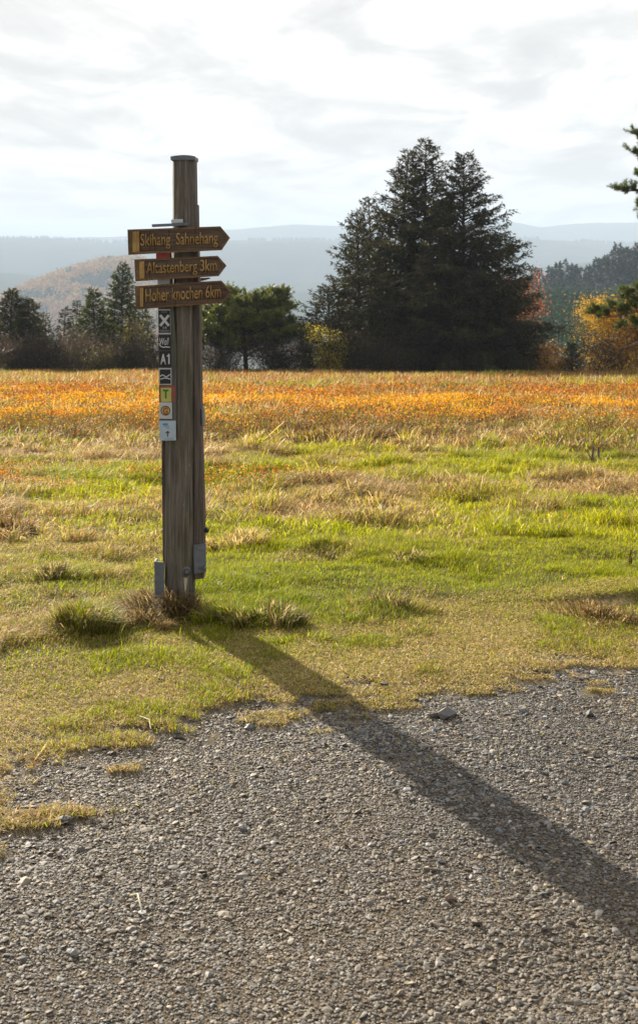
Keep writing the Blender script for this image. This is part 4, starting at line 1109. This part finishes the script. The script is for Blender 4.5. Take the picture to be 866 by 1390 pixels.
strokes([(218.2, 427.5, 230, 442), (230, 427.5, 218.4, 442)], 3.4, 'white', p, 'cross_mark')
write('number', '14', (222.3, 442.5, 227, 446.3), -0.0149, 0.001, 'white', p)
strokes([(219.5, 423.3, 227.5, 423.3), (217.5, 448, 231, 448.2), (218, 450.3, 230.4, 450.4)], 0.8, 'grey', p, 'small_print')
p = plate(rect(216, 454.6, 232.3, 474.6), 'black', 'black plate with white handwritten word and swoosh')
write('lettering', 'Woll', (217.5, 458, 230, 468), -0.0134, 0.0012, 'white', p, -0.02, 0.01, 0.2)
strokes([(216.8, 466, 219, 470), (219, 470, 223, 471.2), (223, 471.2, 227, 470), (226.5, 470.8, 231.5, 471)], 1.3, 'white', p, 'swoosh', -0.0142)
p = plate(rect(216.5, 476.4, 233, 497.6), 'black', 'black plate reading A1 in white')
write('lettering', 'A', (218.4, 479.8, 226.4, 493.8), -0.0134, 0.0012, 'white', p, 0, 0.03)
strokes([(230.2, 480, 230.2, 493.8), (227.6, 483.6, 230.4, 480.8)], 2.0, 'white', p, 'numeral')
p = plate(rect(216.4, 499.4, 233.4, 522), 'white', 'black plate with white rim and two wavy lines')
mark('black_field', rect(217.6, 501, 232.4, 520.6), 'black', p)
strokes([(218.2, 510.5, 221.5, 508.2), (221.5, 508.2, 226.5, 511.4), (226.5, 511.4, 232, 507.6), (218.6, 514.2, 224, 512.8), (224, 512.8, 228.5, 513), (228.5, 513, 232.2, 514.6)], 1.4, 'white', p, 'wave_mark')
slab('red_backing', rect(216.5, 523, 238.5, 545), -0.0118, -0.0101, 'rust', bevel=0)
p = plate(rect(219, 526, 233.2, 545), 'yellow', 'yellow plate with a green letter T')
write('lettering', 'T', (222.2, 528, 229.6, 540), -0.0134, 0.0012, 'green', p, 0, 0.03)
p = plate(rect(216.8, 545.8, 234, 568), 'white', 'white plate with a brown ring round a red letter')
disc('ring', 225.5, 557, -0.0135, 6.6, 0.001, 'brown', p, 24); disc('disc', 225.5, 557, -0.0146, 5.3, 0.001, 'yellow', p, 24)
write('lettering', 'G', (221.8, 552.3, 229, 561.5), -0.0155, 0.001, 'orange', p, 0, 0.05)
p = plate(rect(217, 570.6, 239.3, 597.4), 'pale', 'pale blue plate with a small arrow pointing up')
strokes([(222, 575.6, 228.5, 575.2)], 2.6, 'blue', p, 'logo'); strokes([(224, 578.2, 231.5, 578), (226.5, 580.4, 231, 580.4), (224, 595, 236, 595)], 0.6, 'grey', p, 'small_print')
strokes([(225.6, 587.2, 228.3, 584.8), (228.3, 584.8, 231, 587.2), (228.3, 585.4, 228.3, 592.5)], 1.0, 'black', p, 'arrow_mark')
slab('side_plate', [(273.6, 555), (275.6, 555.5), (276, 577), (274.6, 577)], 0.0, 0.10, 'zinc', bevel=0.0005)
# steel feet, brackets, bolts
slab('steel_foot', [(209.8, 762.5), (223.0, 763.3), (223.4, 850), (211, 850)], 0.0, 0.008, 'zinc', bevel=0.001)
slab('steel_foot', [(209.4, 762.3), (212, 762.3), (212.6, 850), (210.2, 850)], 0.008, 0.07, 'zinc', bevel=0.001)
br = slab('bracket', [(263.0, 740), (279.6, 737.6), (280, 776.5), (263.5, 779.5)], 0.000, 0.008, 'zinc', bevel=0.001)
disc('bolt', 271.2, 746.6, 0.0, 1.4, 0.004, 'steel', br, 8, 0.001); disc('bolt', 272.4, 770, 0.0, 2.2, 0.006, 'steel', br, 8, 0.001); disc('bolt', 278.5, 770.5, 0.0, 2.0, 0.02, 'steel', br, 8, 0.001)
b = disc('washer', 253.4, 775.2, 0.001, 6.0, 0.006, 'steel', None, 20, 0.003); disc('bolt', 254.4, 776, -0.006, 2.5, 0.012, 'zinc', b, 6, 0.002)
b = disc('washer', 253.0, 816, 0.001, 4.6, 0.006, 'steel', None, 20, 0.003); disc('bolt', 254, 817, -0.006, 2.3, 0.010, 'steel', b, 6, 0.002)
slab('white_cord', [(249.8, 784), (254.8, 784), (253.2, 800), (252.2, 814), (251.2, 800)], -0.006, -0.003, 'cord', bevel=0)
disc('bolt', 279.6, 722.5, 0.06, 3.4, 0.022, 'black', None, 12, 0.006)
V, Q = tubes([(np.array([L3(275.5, 0.05, 723), L3(281.5, 0.05, 722.5)]), [0.008, 0.008])], 8)
link('bolt_shaft', mesh_np('bolt_shaft', V, quads=Q, mats=[M['black']]), sign)

# ------------------------------------------------------------------ haze
def haze():
    x0, x1, y0, y1, z0, z1 = -9500, 9500, -60, 9600, -118, 172
    v = [(x, y, z) for x in (x0, x1) for y in (y0, y1) for z in (z0, z1)]
    f = [(0, 1, 3, 2), (4, 6, 7, 5), (0, 4, 5, 1), (2, 3, 7, 6), (0, 2, 6, 4), (1, 5, 7, 3)]
    me = bpy.data.meshes.new('haze'); me.from_pydata(v, [], f); me.update()
    m = bpy.data.materials.new('air'); m.use_nodes = True; nt = m.node_tree
    nt.nodes.remove(nt.nodes['Principled BSDF'])
    pv = nt.nodes.new('ShaderNodeVolumePrincipled'); pv.inputs['Color'].default_value = (0.60, 0.75, 0.95, 1)
    pv.inputs['Density'].default_value = HAZE; pv.inputs['Anisotropy'].default_value = 0.0
    nt.links.new(pv.outputs[0], nt.nodes['Material Output'].inputs['Volume'])
    me.materials.append(m)
    o = link('haze', me); tag(o, 'pale blue air between the moor and the far hills', 'haze', kind='stuff')
HAZE = 0.00024
haze()

# ------------------------------------------------------------------ sky, sun, camera
w = bpy.data.worlds.new('World'); scene.world = w; w.use_nodes = True
nt = w.node_tree; bg = nt.nodes['Background']
sky = N(nt, 'ShaderNodeTexSky', sky_type='NISHITA'); sky.sun_disc = False
sky.sun_elevation = SUN_EL; sky.sun_rotation = SUN_AZ; sky.dust_density = 2.0; sky.air_density = 1.0; sky.altitude = 800
tc = N(nt, 'ShaderNodeTexCoord'); sep = N(nt, 'ShaderNodeSeparateXYZ'); nt.links.new(tc.outputs['Generated'], sep.inputs[0])
def math_n(op, a, b=None):
    m = N(nt, 'ShaderNodeMath', operation=op)
    for i, v in enumerate((a, b)):
        if v is None: continue
        if isinstance(v, (int, float)): m.inputs[i].default_value = v
        else: nt.links.new(v, m.inputs[i])
    return m.outputs[0]
zz = math_n('ADD', math_n('MAXIMUM', sep.outputs[2], 0.0), 0.09)
cmb = N(nt, 'ShaderNodeCombineXYZ')
nt.links.new(math_n('DIVIDE', sep.outputs[0], zz), cmb.inputs[0])
nt.links.new(math_n('DIVIDE', math_n('MULTIPLY', sep.outputs[1], 0.55), zz), cmb.inputs[1])
cmb.inputs[2].default_value = 3.3
n1 = noise_node(nt, 1.5, 9, 0.58, cmb.outputs[0]); n1.inputs['Distortion'].default_value = 0.7
n2 = noise_node(nt, 3.4, 6, 0.6, cmb.outputs[0])
cl = math_n('ADD', math_n('MULTIPLY', n1.outputs['Fac'], 0.75), math_n('MULTIPLY', n2.outputs['Fac'], 0.25))
CL = 3.35
cr = ramp(nt, cl, [(0.42, (1.17 * CL, 1.155 * CL, 1.12 * CL)), (0.50, (1.08 * CL, 1.065 * CL, 1.04 * CL)), (0.53, (0.97 * CL, 0.955 * CL, 0.935 * CL)), (0.60, (0.84 * CL, 0.83 * CL, 0.82 * CL))])
veil = mix_rgb(nt, 0.99, sky.outputs[0], cr.outputs[0])
# opposite the sun the sky is clearer and dimmer
back = math_n('MULTIPLY', sep.outputs[1], 1.0)
mr = N(nt, 'ShaderNodeMapRange'); mr.inputs[1].default_value = -0.6; mr.inputs[2].default_value = 0.6; mr.inputs[3].default_value = 0.6; mr.inputs[4].default_value = 1.0
nt.links.new(back, mr.inputs[0])
vm = N(nt, 'ShaderNodeVectorMath', operation='SCALE'); nt.links.new(veil, vm.inputs[0]); nt.links.new(mr.outputs[0], vm.inputs['Scale'])
nt.links.new(vm.outputs[0], bg.inputs['Color']); bg.inputs['Strength'].default_value = 0.10

sun = bpy.data.lights.new('sun', 'SUN'); sun.energy = 4.9; sun.angle = R(0.55); sun.color = (1.0, 0.89, 0.72)
so = bpy.data.objects.new('sun', sun); COL.objects.link(so)
dirv = Vector((math.sin(SUN_AZ) * math.cos(SUN_EL), math.cos(SUN_AZ) * math.cos(SUN_EL), math.sin(SUN_EL)))
so.rotation_euler = dirv.to_track_quat('Z', 'Y').to_euler(); so.location = (-5, 10, 8)

cam = bpy.data.cameras.new('camera'); co = bpy.data.objects.new('camera', cam); COL.objects.link(co)
co.location = (0, 0, EYE); co.rotation_euler = (R(90), 0, 0)
cam.sensor_fit = 'VERTICAL'; cam.sensor_height = 38.492; cam.sensor_width = 38.492; cam.lens = 50 * 1805 / 1805.6
cam.shift_y = -(695 - 340) / 1390.0
cam.clip_start = 0.05; cam.clip_end = 20000
cam.dof.use_dof = True; cam.dof.focus_distance = 6.0; cam.dof.aperture_fstop = 9.0
scene.camera = co
scene.render.engine = 'CYCLES'
cy = scene.cycles; cy.max_bounces = 5; cy.diffuse_bounces = 3; cy.glossy_bounces = 2; cy.transmission_bounces = 3; cy.volume_bounces = 0; cy.transparent_max_bounces = 4
cy.use_denoising = True; cy.denoiser = 'OPENIMAGEDENOISE'; cy.denoising_input_passes = 'RGB_ALBEDO_NORMAL'
cy.sample_clamp_indirect = 6; cy.caustics_reflective = False; cy.caustics_refractive = False
vs = scene.view_settings; vs.view_transform = 'Standard'; vs.look = 'None'; vs.exposure = 1.52; vs.gamma = 1; vs.use_curve_mapping = False
